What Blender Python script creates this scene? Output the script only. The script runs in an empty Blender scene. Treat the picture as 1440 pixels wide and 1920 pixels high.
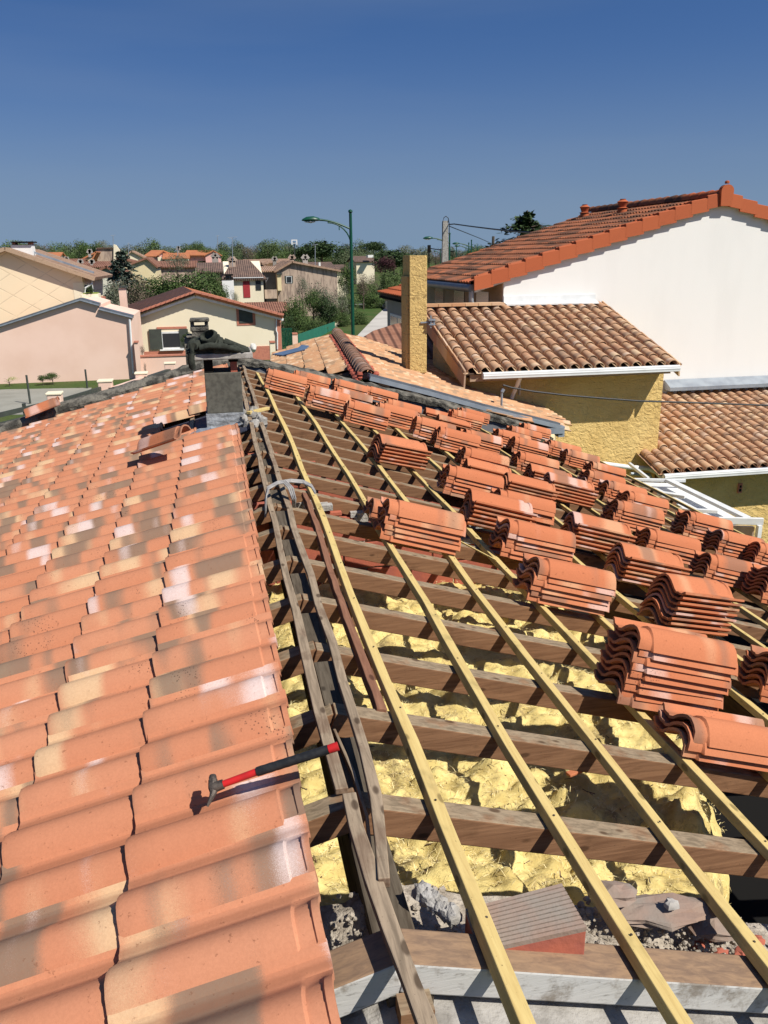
import bpy, math, random
from mathutils import Vector, Matrix, noise
C = bpy.context.scene
COL = C.collection
random.seed(7)
R = math.radians
# ------------------------------------------------------------------ camera
PITCH, YAW, ROLL, CH, CX, FPX = .3008, .1969, -.0116, 1.3666, -.2856, 1542.4
_F = Vector((math.sin(YAW), math.cos(YAW), 0)); _R = Vector((math.cos(YAW), -math.sin(YAW), 0)); _U = Vector((0, 0, 1))
_D = _F * math.cos(PITCH) - _U * math.sin(PITCH); _U2 = _F * math.sin(PITCH) + _U * math.cos(PITCH)
RT = _R * math.cos(ROLL) + _U2 * math.sin(ROLL); UP = -_R * math.sin(ROLL) + _U2 * math.cos(ROLL)
CP = Vector((CX, 0, CH))
cam = bpy.data.cameras.new('camera'); camo = bpy.data.objects.new('camera', cam); COL.objects.link(camo)
m = Matrix((RT, UP, -_D)).transposed().to_4x4(); m.translation = CP
camo.matrix_world = m
cam.sensor_fit = 'HORIZONTAL'; cam.sensor_width = 36; cam.lens = 36 * FPX / 1440
cam.clip_start = .05; cam.clip_end = 3000
C.camera = camo
# ------------------------------------------------------------------ world and sun
SUN = Vector((.62, -.64, 1)).normalized()
elev = math.asin(SUN.z); azim = math.atan2(SUN.x, SUN.y)
w = bpy.data.worlds.new('World'); C.world = w; w.use_nodes = True
nt = w.node_tree; nt.nodes.clear()
sky = nt.nodes.new('ShaderNodeTexSky'); sky.sky_type = 'NISHITA'; sky.sun_disc = False
sky.sun_elevation = elev; sky.sun_rotation = azim
sky.altitude = 150; sky.air_density = 1.0; sky.dust_density = .35; sky.ozone_density = 3.2
gam = nt.nodes.new('ShaderNodeGamma'); gam.inputs[1].default_value = 1.0
tcw = nt.nodes.new('ShaderNodeTexCoord'); vad = nt.nodes.new('ShaderNodeVectorMath'); vad.operation = 'ADD'; vad.inputs[1].default_value = (0, 0, .16)
vno = nt.nodes.new('ShaderNodeVectorMath'); vno.operation = 'NORMALIZE'
nt.links.new(tcw.outputs['Generated'], vad.inputs[0]); nt.links.new(vad.outputs[0], vno.inputs[0]); nt.links.new(vno.outputs[0], sky.inputs[0])
bg = nt.nodes.new('ShaderNodeBackground'); bg.inputs[1].default_value = .068
wo = nt.nodes.new('ShaderNodeOutputWorld')
tin = nt.nodes.new('ShaderNodeMix'); tin.data_type = 'RGBA'; tin.blend_type = 'MULTIPLY'; tin.inputs[0].default_value = 1; tin.inputs[7].default_value = (.56, .79, 1.09, 1)
sxyz = nt.nodes.new('ShaderNodeSeparateXYZ'); nt.links.new(tcw.outputs['Generated'], sxyz.inputs[0])
mr = nt.nodes.new('ShaderNodeMapRange'); mr.interpolation_type = 'SMOOTHERSTEP'; nt.links.new(sxyz.outputs[2], mr.inputs[0])
mr.inputs[1].default_value = -.03; mr.inputs[2].default_value = .26; mr.inputs[3].default_value = .85; mr.inputs[4].default_value = 0
mpc = nt.nodes.new('ShaderNodeMapping'); mpc.inputs['Scale'].default_value = (1.2, 1.2, 9); mpc.inputs['Rotation'].default_value = (.12, .1, 0); nt.links.new(tcw.outputs['Generated'], mpc.inputs[0])
nzc = nt.nodes.new('ShaderNodeTexNoise'); nzc.inputs['Scale'].default_value = 1.6; nzc.inputs['Detail'].default_value = 5; nzc.inputs['Roughness'].default_value = .45; nt.links.new(mpc.outputs[0], nzc.inputs['Vector'])
mrc = nt.nodes.new('ShaderNodeMapRange'); nt.links.new(nzc.outputs['Fac'], mrc.inputs[0]); mrc.inputs[1].default_value = .45; mrc.inputs[2].default_value = .8; mrc.inputs[3].default_value = 0; mrc.inputs[4].default_value = .13
hz = nt.nodes.new('ShaderNodeMix'); hz.data_type = 'RGBA'; hz.inputs[7].default_value = (2.6, 3.6, 4.8, 1)
cz = nt.nodes.new('ShaderNodeMix'); cz.data_type = 'RGBA'; cz.inputs[7].default_value = (3.6, 4.3, 5.2, 1)
nt.links.new(sky.outputs[0], tin.inputs[6]); nt.links.new(mr.outputs[0], hz.inputs[0]); nt.links.new(tin.outputs[2], hz.inputs[6]); nt.links.new(mrc.outputs[0], cz.inputs[0]); nt.links.new(hz.outputs[2], cz.inputs[6])
nt.links.new(cz.outputs[2], gam.inputs[0]); nt.links.new(gam.outputs[0], bg.inputs[0]); nt.links.new(bg.outputs[0], wo.inputs[0])
sl = bpy.data.lights.new('sun', 'SUN'); sl.energy = 4.9; sl.angle = R(.53); sl.color = (1, .95, .86)
so = bpy.data.objects.new('sun', sl); COL.objects.link(so); so.rotation_euler = (-SUN).to_track_quat('-Z', 'Y').to_euler()
so.location = (0, 0, 30)
C.view_settings.view_transform = 'Standard'; C.view_settings.look = 'None'; C.view_settings.gamma = 1
C.view_settings.exposure = 0.3; C.view_settings.use_curve_mapping = False
C.render.engine = 'CYCLES'; C.cycles.max_bounces = 6
# ------------------------------------------------------------------ pixel rays of the 1440x1920 photograph -> places
def ray(u, v): return _D + RT * ((u - 720) / FPX) - UP * ((v - 960) / FPX)
def atY(u, v, y): d = ray(u, v); return CP + d * ((y - CP.y) / d.y)
def atZ(u, v, z): d = ray(u, v); return CP + d * ((z - CP.z) / d.z)
def atPL(u, v, P, n):
    d = ray(u, v); n = Vector(n); return CP + d * ((Vector(P) - CP).dot(n) / d.dot(n))
def px(P):
    d = Vector(P) - CP; z = d.dot(_D); return (720 + FPX * d.dot(RT) / z, 960 - FPX * d.dot(UP) / z, z)
# ------------------------------------------------------------------ mesh helpers
class MB:
    def __init__(s): s.v = []; s.f = []; s.uv = []
    def add(s, vs, fs, uvs=None):
        n = len(s.v); s.v += [Vector(x) for x in vs]; s.f += [tuple(i + n for i in f) for f in fs]
        if uvs: s.uv += uvs
        elif s.uv: s.uv += [(0, 0)] * len(vs)
        return s
    def hexa(s, c):   # 8 corners: bottom 0-3, top 4-7
        return s.add(c, [(3, 2, 1, 0), (4, 5, 6, 7), (0, 1, 5, 4), (1, 2, 6, 5), (2, 3, 7, 6), (3, 0, 4, 7)])
    def box(s, x0, x1, y0, y1, z0, z1):
        return s.hexa([(x0, y0, z0), (x1, y0, z0), (x1, y1, z0), (x0, y1, z0), (x0, y0, z1), (x1, y0, z1), (x1, y1, z1), (x0, y1, z1)])
    def beam(s, P, Q, w, h, up=(0, 0, 1), off=0.0, jit=0):  # box section along P->Q, P,Q at centre of underside + off
        P = Vector(P); Q = Vector(Q); d = (Q - P).normalized(); up = Vector(up); sd = d.cross(up).normalized(); up = sd.cross(d)
        c = []
        for zz in (off, off + h):
            c += [P - sd * w / 2 + up * zz, P + sd * w / 2 + up * zz, Q + sd * w / 2 + up * zz, Q - sd * w / 2 + up * zz]
        return s.hexa([c[1], c[0], c[3], c[2], c[5], c[4], c[7], c[6]])
    def prism(s, poly, d):   # poly: list of points (planar), extruded by vector d
        n = len(poly); d = Vector(d); a = [Vector(p) for p in poly]; b = [p + d for p in a]
        return s.add(a + b, [tuple(range(n)), tuple(range(2 * n - 1, n - 1, -1))] + [(i, i + n, (i + 1) % n + n, (i + 1) % n) for i in range(n)])
    def tube(s, pts, r, seg=8, cap=True):
        pts = [Vector(p) for p in pts]; rs = r if isinstance(r, (list, tuple)) else [r] * len(pts)
        n0 = len(s.v); vs = []; fs = []; prev = None
        for i, p in enumerate(pts):
            d = (pts[min(i + 1, len(pts) - 1)] - pts[max(i - 1, 0)]).normalized()
            a = d.cross(prev) if prev and d.cross(prev).length > .1 else d.cross(Vector((0, 0, 1)) if abs(d.z) < .9 else Vector((1, 0, 0)))
            a.normalize(); b = d.cross(a).normalized(); prev = a.cross(d) if False else None
            for k in range(seg):
                t = 2 * math.pi * k / seg; vs.append(p + (a * math.cos(t) + b * math.sin(t)) * rs[i])
        for i in range(len(pts) - 1):
            for k in range(seg): fs.append((i * seg + k, i * seg + (k + 1) % seg, (i + 1) * seg + (k + 1) % seg, (i + 1) * seg + k))
        if cap: fs += [tuple(range(seg - 1, -1, -1)), tuple(range((len(pts) - 1) * seg, len(pts) * seg))]
        return s.add(vs, fs)
    def mesh(s, name, mat, smooth=False):
        me = bpy.data.meshes.new(name); me.from_pydata([tuple(v) for v in s.v], [], s.f)
        if s.uv:
            l = me.uv_layers.new(name='uv')
            for lp in me.loops: l.data[lp.index].uv = s.uv[lp.vertex_index]
        if mat: me.materials.append(mat)
        if smooth:
            me.polygons.foreach_set('use_smooth', [True] * len(me.polygons))
            me.set_sharp_from_angle(angle=R(38))
        me.update(); return me
WM = {}   # world matrices of created objects
def place(me_or_none, name, M, parent=None):
    o = bpy.data.objects.new(name, me_or_none); COL.objects.link(o)
    if parent: o.parent = parent; o.matrix_basis = WM[parent.name].inverted() @ M
    else: o.matrix_basis = M
    WM[o.name] = M; return o
def props(o, label=None, cat=None, group=None, kind=None):
    if label: o['label'] = label
    if cat: o['category'] = cat
    if group: o['group'] = group
    if kind: o['kind'] = kind
    return o
def obj(name, mb, mat, parent=None, smooth=False, bevel=0, **k):
    xs = [v.x for v in mb.v]; ys = [v.y for v in mb.v]; zs = [v.z for v in mb.v]
    c = Vector(((min(xs) + max(xs)) / 2, (min(ys) + max(ys)) / 2, min(zs)))
    mb.v = [v - c for v in mb.v]
    o = place(mb.mesh(name, mat, smooth), name, Matrix.Translation(c), parent)
    if bevel:
        b = o.modifiers.new('bevel', 'BEVEL'); b.width = bevel; b.segments = 2; b.limit_method = 'ANGLE'
    return props(o, **k)
def thing(name, loc, label, cat, group=None):
    return props(place(None, name, Matrix.Translation(Vector(loc))), label, cat, group)
# ------------------------------------------------------------------ materials
def L(c): # sRGB 0-255 -> linear
    return tuple(((x / 255 / 12.92) if x / 255 < .04045 else ((x / 255 + .055) / 1.055) ** 2.4) for x in c) + (1,)
class NT:
    def __init__(s, name, rough=.8, spec=.3):
        s.m = bpy.data.materials.new(name); s.m.use_nodes = True; s.t = s.m.node_tree; s.b = s.t.nodes['Principled BSDF']
        s.b.inputs['Roughness'].default_value = rough; s.b.inputs['Specular IOR Level'].default_value = spec
    def n(s, typ, **k):
        x = s.t.nodes.new(typ)
        for a, b in k.items(): setattr(x, a, b)
        return x
    def l(s, a, b): s.t.links.new(a, b)
    def coord(s, kind='Object', scale=(1, 1, 1), loc=None):
        tc = s.n('ShaderNodeTexCoord'); mp = s.n('ShaderNodeMapping'); mp.inputs['Scale'].default_value = scale
        s.l(tc.outputs[kind], mp.inputs['Vector'])
        if loc: s.l(loc, mp.inputs['Location'])
        return mp.outputs[0]
    def wpos(s, scale=(1, 1, 1)):
        g = s.n('ShaderNodeNewGeometry'); mp = s.n('ShaderNodeMapping'); mp.inputs['Scale'].default_value = scale
        s.l(g.outputs['Position'], mp.inputs['Vector']); return mp.outputs[0]
    def noise(s, vec, scale=5, detail=4, rough=.55, dist=0):
        x = s.n('ShaderNodeTexNoise'); x.inputs['Scale'].default_value = scale; x.inputs['Detail'].default_value = detail
        x.inputs['Roughness'].default_value = rough; x.inputs['Distortion'].default_value = dist
        if vec: s.l(vec, x.inputs['Vector'])
        return x.outputs['Fac']
    def ramp(s, fac, lo, hi, a=0., b=1.):
        x = s.n('ShaderNodeMapRange'); x.interpolation_type = 'SMOOTHSTEP'; s.l(fac, x.inputs[0]); x.inputs[1].default_value = lo; x.inputs[2].default_value = hi
        x.inputs[3].default_value = a; x.inputs[4].default_value = b; return x.outputs[0]
    def mix(s, fac, a, b, mode='MIX'):
        x = s.n('ShaderNodeMix'); x.data_type = 'RGBA'; x.blend_type = mode
        if isinstance(fac, (int, float)): x.inputs[0].default_value = fac
        else: s.l(fac, x.inputs[0])
        for i, c in ((6, a), (7, b)):
            if isinstance(c, tuple): x.inputs[i].default_value = c
            else: s.l(c, x.inputs[i])
        return x.outputs[2]
    def math(s, op, a, b=0.):
        x = s.n('ShaderNodeMath', operation=op)
        for i, c in ((0, a), (1, b)):
            if isinstance(c, (int, float)): x.inputs[i].default_value = c
            else: s.l(c, x.inputs[i])
        return x.outputs[0]
    def col(s, c):
        if isinstance(c, tuple): s.b.inputs['Base Color'].default_value = c
        else: s.l(c, s.b.inputs['Base Color'])
        return s
    def bump(s, h, strength=.4, dist=.01):
        x = s.n('ShaderNodeBump'); x.inputs['Strength'].default_value = strength; x.inputs['Distance'].default_value = dist
        s.l(h, x.inputs['Height']); s.l(x.outputs[0], s.b.inputs['Normal']); return s
def simple(name, c, c2=None, scale=6, rough=.8, bump=.3, bd=.005, metal=0, spec=.3, fine=None, detail=5, lo=.35, hi=.7, vs=(1, 1, 1)):
    t = NT(name, rough, spec); v = t.wpos(vs)
    n = t.noise(v, scale, detail)
    t.col(t.mix(t.ramp(n, lo, hi), c, c2) if c2 else c)
    if bump: t.bump(t.noise(t.wpos(), fine or scale * 6, 4), bump, bd)
    t.b.inputs['Metallic'].default_value = metal
    return t.m
def tile_mat(name, base, base2, cream, grey, white, k_patch=1.0, stain=None, rough=.75):
    """clay with sprayed patches: uv.x runs head -> tail of the tile, each tile has its own number"""
    t = NT(name, max(rough, .9), .06)
    oi = t.n('ShaderNodeObjectInfo'); at = t.n('ShaderNodeAttribute'); at.attribute_name = 'rnd'
    rnd = t.math('ADD', oi.outputs['Random'], at.outputs['Fac'])
    uv = t.n('ShaderNodeUVMap'); uv.uv_map = 'uv'
    sep = t.n('ShaderNodeSeparateXYZ'); t.l(uv.outputs[0], sep.inputs[0])
    grain = t.noise(t.wpos(), 520, 3, .6)
    gr = t.math('MULTIPLY', t.math('SUBTRACT', grain, .5), .34)
    def band(seed, sc):
        cb = t.n('ShaderNodeCombineXYZ')
        t.l(t.math('MULTIPLY', sep.outputs[0], sc), cb.inputs[0]); t.l(t.math('MULTIPLY', sep.outputs[1], sc * .10), cb.inputs[1])
        t.l(t.math('ADD', t.math('MULTIPLY', rnd, 91.7), seed), cb.inputs[2])
        return t.math('ADD', t.noise(cb.outputs[0], 1.0, 1.5, .5), t.math('MULTIPLY', gr, .35))
    n0 = t.noise(t.wpos(), 3.5, 3)
    rn = t.n('ShaderNodeTexWhiteNoise', noise_dimensions='1D'); t.l(t.math('MULTIPLY', rnd, 57.3), rn.inputs['W'])
    c = t.mix(t.math('ADD', t.math('MULTIPLY', rn.outputs[0], .7), t.math('MULTIPLY', n0, .3)), base, base2)
    c = t.mix(t.math('MULTIPLY', t.ramp(band(3.1, 1.7), .545, .67), k_patch), c, cream)
    c = t.mix(t.math('MULTIPLY', t.ramp(band(17.7, 2.1), .525, .62), .9 * k_patch), c, grey)
    c = t.mix(t.math('MULTIPLY', t.ramp(band(41.3, 1.9), .595, .68), .9 * k_patch), c, white)
    dirt = t.noise(t.wpos(), 60, 3, .7)
    c = t.mix(t.ramp(t.noise(t.wpos(), 140, 5, .7), .35, .65, 0, .16), c, tuple(x * .55 for x in base[:3]) + (1,))
    c = t.mix(t.ramp(t.math('ABSOLUTE', t.math('SUBTRACT', sep.outputs[1], .80)), .02, .07, .34, 0), c, tuple(x * .45 for x in base[:3]) + (1,))
    c = t.mix(t.ramp(dirt, .63, .72, 0, .55), c, tuple(x * .35 for x in base[:3]) + (1,))
    # speckles on some tiles only
    vo = t.n('ShaderNodeTexVoronoi'); vo.inputs['Scale'].default_value = 95; t.l(t.wpos(), vo.inputs['Vector'])
    sp = t.math('MULTIPLY', t.ramp(vo.outputs['Distance'], .18, .28, 1, 0), t.ramp(t.noise(t.wpos(), 3.1, 2), .62, .68))
    c = t.mix(t.math('MULTIPLY', sp, .75), c, (.05, .03, .025, 1))
    if stain: c = t.mix(t.ramp(t.noise(t.wpos(), 1.7, 4), .45, .6), c, stain)
    t.col(c); t.bump(t.math('ADD', grain, t.math('MULTIPLY', t.noise(t.wpos(), 30, 3), 2.0)), .25, .0025)
    return t.m
def wood_mat(name, c1, c2, top=None, axis='x', rough=.8, knots=True):
    t = NT(name, rough, .06)
    oi = t.n('ShaderNodeObjectInfo')
    sc = {'x': (1.5, 22, 22), 'y': (22, 1.5, 22), 'z': (22, 22, 1.5)}[axis]
    cb = t.n('ShaderNodeCombineXYZ'); t.l(t.math('MULTIPLY', oi.outputs['Random'], 40), cb.inputs[0]); t.l(t.math('MULTIPLY', oi.outputs['Random'], 13), cb.inputs[1])
    tc = t.n('ShaderNodeTexCoord'); mp = t.n('ShaderNodeMapping'); mp.inputs['Scale'].default_value = sc
    t.l(tc.outputs['Object'], mp.inputs[0]); t.l(cb.outputs[0], mp.inputs['Location'])
    g = t.noise(mp.outputs[0], 3.2, 6, .65, .6)
    c = t.mix(t.ramp(g, .3, .72), c1, c2)
    blot = t.noise(t.wpos(), 6, 4, .6)
    c = t.mix(t.ramp(blot, .56, .75, 0, .55), c, tuple(x * .4 for x in c1[:3]) + (1,))
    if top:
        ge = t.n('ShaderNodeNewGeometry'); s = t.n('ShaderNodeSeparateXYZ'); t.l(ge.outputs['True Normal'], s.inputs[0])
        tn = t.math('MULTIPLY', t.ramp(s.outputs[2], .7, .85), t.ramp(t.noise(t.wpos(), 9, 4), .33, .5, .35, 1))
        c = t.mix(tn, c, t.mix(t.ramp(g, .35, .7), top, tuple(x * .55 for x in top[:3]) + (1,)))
    sp = t.noise(t.wpos(), 130, 2, .6)
    c = t.mix(t.ramp(sp, .68, .76, 0, .5), c, (.03, .02, .015, 1))
    kv = t.n('ShaderNodeTexVoronoi'); kv.inputs['Scale'].default_value = 1; t.l(t.coord('Object', tuple(7 if q < 5 else 15 for q in sc)), kv.inputs['Vector'])
    c = t.mix(t.ramp(kv.outputs['Distance'], .10, .19, .75, 0), c, tuple(x * .35 for x in c2[:3]) + (1,))
    c = t.mix(t.ramp(t.noise(mp.outputs[0], 9, 4, .7), .60, .72, 0, .35), c, tuple(x * .45 for x in c2[:3]) + (1,))
    t.col(c); t.bump(g, .5, .003)
    return t.m
M = {}
M['tile'] = tile_mat('clay_sprayed', (.50, .20, .108, 1), (.55, .245, .14, 1), (.62, .41, .24, 1), (.22, .155, .11, 1), (.68, .55, .51, 1))
M['stack'] = tile_mat('clay_red', (.47, .155, .072, 1), (.53, .20, .10, 1), (.58, .33, .19, 1), (.22, .135, .095, 1), (.64, .47, .41, 1), .75)
M['tan'] = tile_mat('clay_tan', (.55, .33, .18, 1), (.50, .26, .14, 1), (.66, .46, .28, 1), (.33, .22, .14, 1), (.70, .52, .36, 1), .9)
M['canal'] = tile_mat('clay_aged', (.54, .345, .205, 1), (.44, .235, .14, 1), (.64, .47, .30, 1), (.28, .185, .13, 1), (.60, .46, .35, 1), .9)
M['ridge_clay'] = tile_mat('clay_ridge', (.34, .20, .14, 1), (.30, .17, .12, 1), (.42, .30, .2, 1), (.2, .13, .1, 1), (.4, .3, .25, 1), .8)
M['mortar_red'] = simple('mortar_red', (.42, .10, .06, 1), (.33, .09, .06, 1), 20, .9, .6)
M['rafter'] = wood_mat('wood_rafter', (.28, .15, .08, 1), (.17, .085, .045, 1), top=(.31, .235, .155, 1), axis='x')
M['batten'] = wood_mat('wood_new', (.60, .46, .19, 1), (.50, .36, .14, 1), axis='y')
M['batten_x'] = wood_mat('wood_new_x', (.62, .48, .20, 1), (.52, .38, .15, 1), axis='x')
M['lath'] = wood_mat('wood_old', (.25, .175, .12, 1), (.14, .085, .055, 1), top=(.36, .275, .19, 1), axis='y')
M['brownlath'] = wood_mat('wood_brown', (.26, .13, .08, 1), (.17, .08, .05, 1), axis='y')
M['greywood'] = wood_mat('wood_grey', (.14, .115, .085, 1), (.07, .055, .04, 1), axis='y')
M['darkwood'] = wood_mat('wood_dark', (.10, .065, .045, 1), (.06, .04, .03, 1), axis='y')
M['fascia'] = wood_mat('wood_fascia', (.45, .32, .22, 1), (.36, .25, .17, 1), axis='x')
M['timber'] = simple('fresh_split_wood', (.36, .23, .14, 1), (.26, .16, .095, 1), 14, .8, .4, vs=(.2, 3, 3))
M['concrete'] = simple('weathered_concrete', (.17, .155, .125, 1), (.045, .042, .035, 1), 7, .95, .9, .03, fine=24, lo=.42, hi=.62)
M['conc2'] = simple('rough_concrete', (.36, .34, .31, 1), (.20, .185, .165, 1), 12, .95, .8, .01, fine=60)
M['chim_block'] = simple('chimney_block', (.125, .118, .095, 1), (.075, .07, .057, 1), 22, .95, .5, .004, fine=150)
M['slab'] = simple('slab_concrete', (.42, .39, .35, 1), (.27, .25, .22, 1), 18, .95, .5, .004)
M['brick'] = simple('hollow_brick', (.42, .12, .07, 1), (.33, .10, .07, 1), 9, .9, .5, .004, fine=60)
M['brick_dust'] = simple('dusty_brick', (.28, .19, .145, 1), (.25, .215, .18, 1), 8, .95, .6, .004, fine=70)
M['rubble_dark'] = None
M['mortar'] = simple('mortar', (.42, .40, .37, 1), (.27, .25, .22, 1), 25, .95, .9, .008, fine=80)
M['rubble'] = simple('rubble', (.44, .385, .315, 1), (.25, .21, .165, 1), 30, .95, 1.0, .008, fine=110)
M['near_black'] = simple('near_black', (.004, .0035, .003, 1), None, 5, .95, 0)  # black parts, and the painted darkness of the open loft
M['black'] = simple('black_rubber', (.015, .016, .018, 1), (.03, .03, .03, 1), 60, .55, .4, .002)
M['redpaint'] = simple('red_paint', (.55, .02, .02, 1), (.42, .02, .02, 1), 30, .4, 0)
M['steel'] = simple('worn_steel', (.13, .105, .085, 1), (.05, .04, .035, 1), 50, .55, .5, .002, metal=.4)
M['zinc'] = simple('zinc', (.34, .38, .42, 1), (.26, .29, .33, 1), 4, .45, .15, .003, metal=.35)
M['zincdark'] = simple('zinc_dark', (.16, .18, .20, 1), (.12, .13, .15, 1), 4, .45, .15, .003, metal=.35)
M['white'] = simple('white_metal', (.72, .73, .72, 1), (.62, .63, .62, 1), 3, .45, .05, .002)
M['whitewall'] = simple('white_render', (.79, .775, .74, 1), (.76, .745, .71, 1), 1.1, .9, .35, .006, fine=45, vs=(1.6, 1.6, .45), lo=.42, hi=.75)
M['felt'] = simple('roof_felt', (.03, .035, .06, 1), (.05, .05, .07, 1), 9, .7, .5, .01)
M['foil'] = simple('lead_flashing', (.36, .39, .43, 1), (.22, .24, .27, 1), 14, .5, .7, .01, metal=.3)
M['green'] = simple('green_paint', (.007, .062, .036, 1), (.009, .075, .045, 1), 3, .4, 0)
M['greenmesh'] = simple('green_mesh', (.018, .13, .085, 1), (.02, .16, .10, 1), 2, .8, .4, .02)
M['lampglass'] = simple('lamp_glass', (.75, .72, .65, 1), None, 3, .3, 0)
M['cream'] = simple('cream_render', (.80, .71, .53, 1), (.76, .67, .49, 1), .5, .9, .1, .004)
M['pink'] = simple('pink_render', (.80, .57, .46, 1), (.74, .51, .40, 1), .45, .9, .12, .01)
M['pale'] = simple('pale_render', (.66, .64, .52, 1), (.6, .58, .46, 1), .5, .9, 0)
M['yell2'] = simple('straw_render', (.74, .62, .38, 1), (.68, .56, .33, 1), .5, .9, 0)
M['rose'] = simple('rose_render', (.76, .43, .38, 1), (.7, .4, .35, 1), .5, .9, 0)
M['brownwall'] = simple('streaked_render', (.46, .35, .27, 1), (.27, .20, .16, 1), 1.3, .95, .2, .01, vs=(2.5, 2.5, .5), lo=.42, hi=.62)
M['darkwall'] = simple('dark_and_shaded_render', (.16, .16, .17, 1), (.12, .12, .13, 1), 1, .95, 0)  # dark render, also painted shade on the coping wall and the wing
M['greywall'] = simple('grey_render', (.34, .30, .26, 1), (.28, .25, .22, 1), 1, .95, 0)
M['brickband'] = simple('brick_band', (.50, .20, .13, 1), (.42, .16, .11, 1), 8, .9, .2)
M['shutter'] = simple('dark_shutter', (.055, .065, .055, 1), (.045, .05, .045, 1), 3, .6, 0)
M['redshutter'] = simple('red_shutter', (.36, .035, .04, 1), (.3, .03, .035, 1), 3, .6, 0)
M['glass'] = simple('window_glass', (.03, .035, .04, 1), None, 3, .12, 0, spec=.6)
M['blueglass'] = simple('blue_glass', (.05, .08, .16, 1), None, 3, .15, 0, spec=.6)
M['trunk'] = simple('bark', (.13, .10, .075, 1), (.07, .055, .04, 1), 6, .95, .5, .02)
M['cloth'] = simple('dark_green_cloth', (.050, .054, .044, 1), (.030, .033, .027, 1), 30, .98, .7, .004, fine=160, spec=.04)
M['cable'] = simple('grey_cable', (.36, .34, .32, 1), (.24, .23, .22, 1), 30, .5, .2, .002)
M['street'] = simple('concrete_path', (.50, .47, .42, 1), (.42, .39, .35, 1), .4, .95, .2, .01)
M['drive'] = simple('driveway', (.30, .29, .245, 1), (.25, .24, .20, 1), .8, .95, .3, .01)
M['asphalt'] = simple('asphalt', (.07, .068, .065, 1), (.09, .085, .08, 1), 1, .95, .2, .01)
def yellow_render():
    t = NT('yellow_roughcast', .95, .15)
    n = t.noise(t.wpos(), 1.5, 4); f = t.noise(t.wpos((1, 1, 1.4)), 9, 6, .6, .8)
    c = t.mix(t.ramp(n, .35, .7), (.72, .52, .21, 1), (.64, .44, .165, 1))
    c = t.mix(t.ramp(f, .38, .30, 0, .4), c, (.34, .2, .06, 1))
    t.col(c); t.bump(f, 1.0, .05); return t.m
M['yellow'] = yellow_render()
def yellow_chim():
    t = NT('yellow_chimney_render', .95, .15)
    f = t.noise(t.wpos((1, 1, 1.2)), 11, 6, .65, 1.2)
    c = t.mix(t.ramp(f, .42, .33, 0, .8), (.66, .46, .18, 1), (.24, .16, .07, 1))
    sp = t.n('ShaderNodeSeparateXYZ'); t.l(t.wpos(), sp.inputs[0])
    fr = t.math('FRACT', t.math('MULTIPLY', sp.outputs[2], 2.9))
    c = t.mix(t.ramp(fr, .0, .035, .7, 0), c, (.18, .12, .06, 1))
    t.col(c); t.bump(f, 1.0, .05); return t.m
M['yellowchim'] = yellow_chim()
def diamond():   # scored render on the gable of the cream house
    t = NT('scored_cream_render', .9, .2)
    sp = t.n('ShaderNodeSeparateXYZ'); t.l(t.wpos(), sp.inputs[0])
    P = 1.25
    def line(sgn):
        a = t.math('ADD', t.math('MULTIPLY', sp.outputs[0], .62), t.math('MULTIPLY', sp.outputs[2], sgn))
        fr = t.math('FRACT', t.math('ADD', t.math('DIVIDE', a, P), 50.))
        return t.ramp(t.math('ABSOLUTE', t.math('SUBTRACT', fr, .5)), .012, .03, 1, 0)
    k = t.math('MAXIMUM', line(1.0), t.math('MULTIPLY', line(-1.0), .8))
    k = t.math('MULTIPLY', k, t.ramp(t.noise(t.wpos(), 1.2, 3), .35, .55, .25, 1))
    c = t.mix(t.math('MULTIPLY', k, .33), t.mix(t.ramp(t.noise(t.wpos(), .4, 3), .3, .7), (.80, .66, .46, 1), (.78, .63, .43, 1)), (.28, .22, .15, 1))
    t.col(c); t.bump(t.math('MULTIPLY', k, -1.), .5, .02); return t.m
M['diamond'] = diamond()
def far_roof(name, c1, c2, per=.22):
    t = NT(name, .85, .2)
    tc = t.n('ShaderNodeTexCoord')
    oi = t.n('ShaderNodeUVMap'); oi.uv_map = 'uv'; sp = t.n('ShaderNodeSeparateXYZ'); t.l(oi.outputs[0], sp.inputs[0])
    s = t.math('SINE', t.math('MULTIPLY', sp.outputs[0], 2 * math.pi / per))
    n = t.noise(t.wpos(), 1.2, 5, .7)
    c = t.mix(t.ramp(n, .35, .65), c1, c2)
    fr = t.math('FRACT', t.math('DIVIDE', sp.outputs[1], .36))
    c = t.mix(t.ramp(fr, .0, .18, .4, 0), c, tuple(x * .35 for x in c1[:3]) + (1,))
    t.col(c); t.bump(s, .8, .05); return t.m
M['r_orange'] = far_roof('roof_orange', (.55, .21, .09, 1), (.46, .17, .085, 1))
M['r_brown'] = far_roof('roof_brown', (.20, .13, .10, 1), (.13, .09, .075, 1))
M['r_tan'] = far_roof('roof_tan', (.40, .27, .19, 1), (.30, .18, .12, 1))
M['r_redbrown'] = far_roof('roof_redbrown', (.30, .15, .10, 1), (.20, .09, .06, 1))
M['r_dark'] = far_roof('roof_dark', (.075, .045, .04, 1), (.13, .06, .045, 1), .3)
def grass_mat():
    t = NT('lawn', .95, .1)
    n = t.noise(t.wpos(), .25, 6, .6); f = t.noise(t.wpos(), 7, 4, .7)
    c = t.mix(t.ramp(n, .35, .65), (.055, .10, .025, 1), (.10, .11, .04, 1))
    c = t.mix(t.ramp(f, .3, .7, 0, .5), c, (.03, .06, .015, 1))
    t.col(c); t.bump(f, .8, .05); return t.m
M['grass'] = grass_mat()
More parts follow.
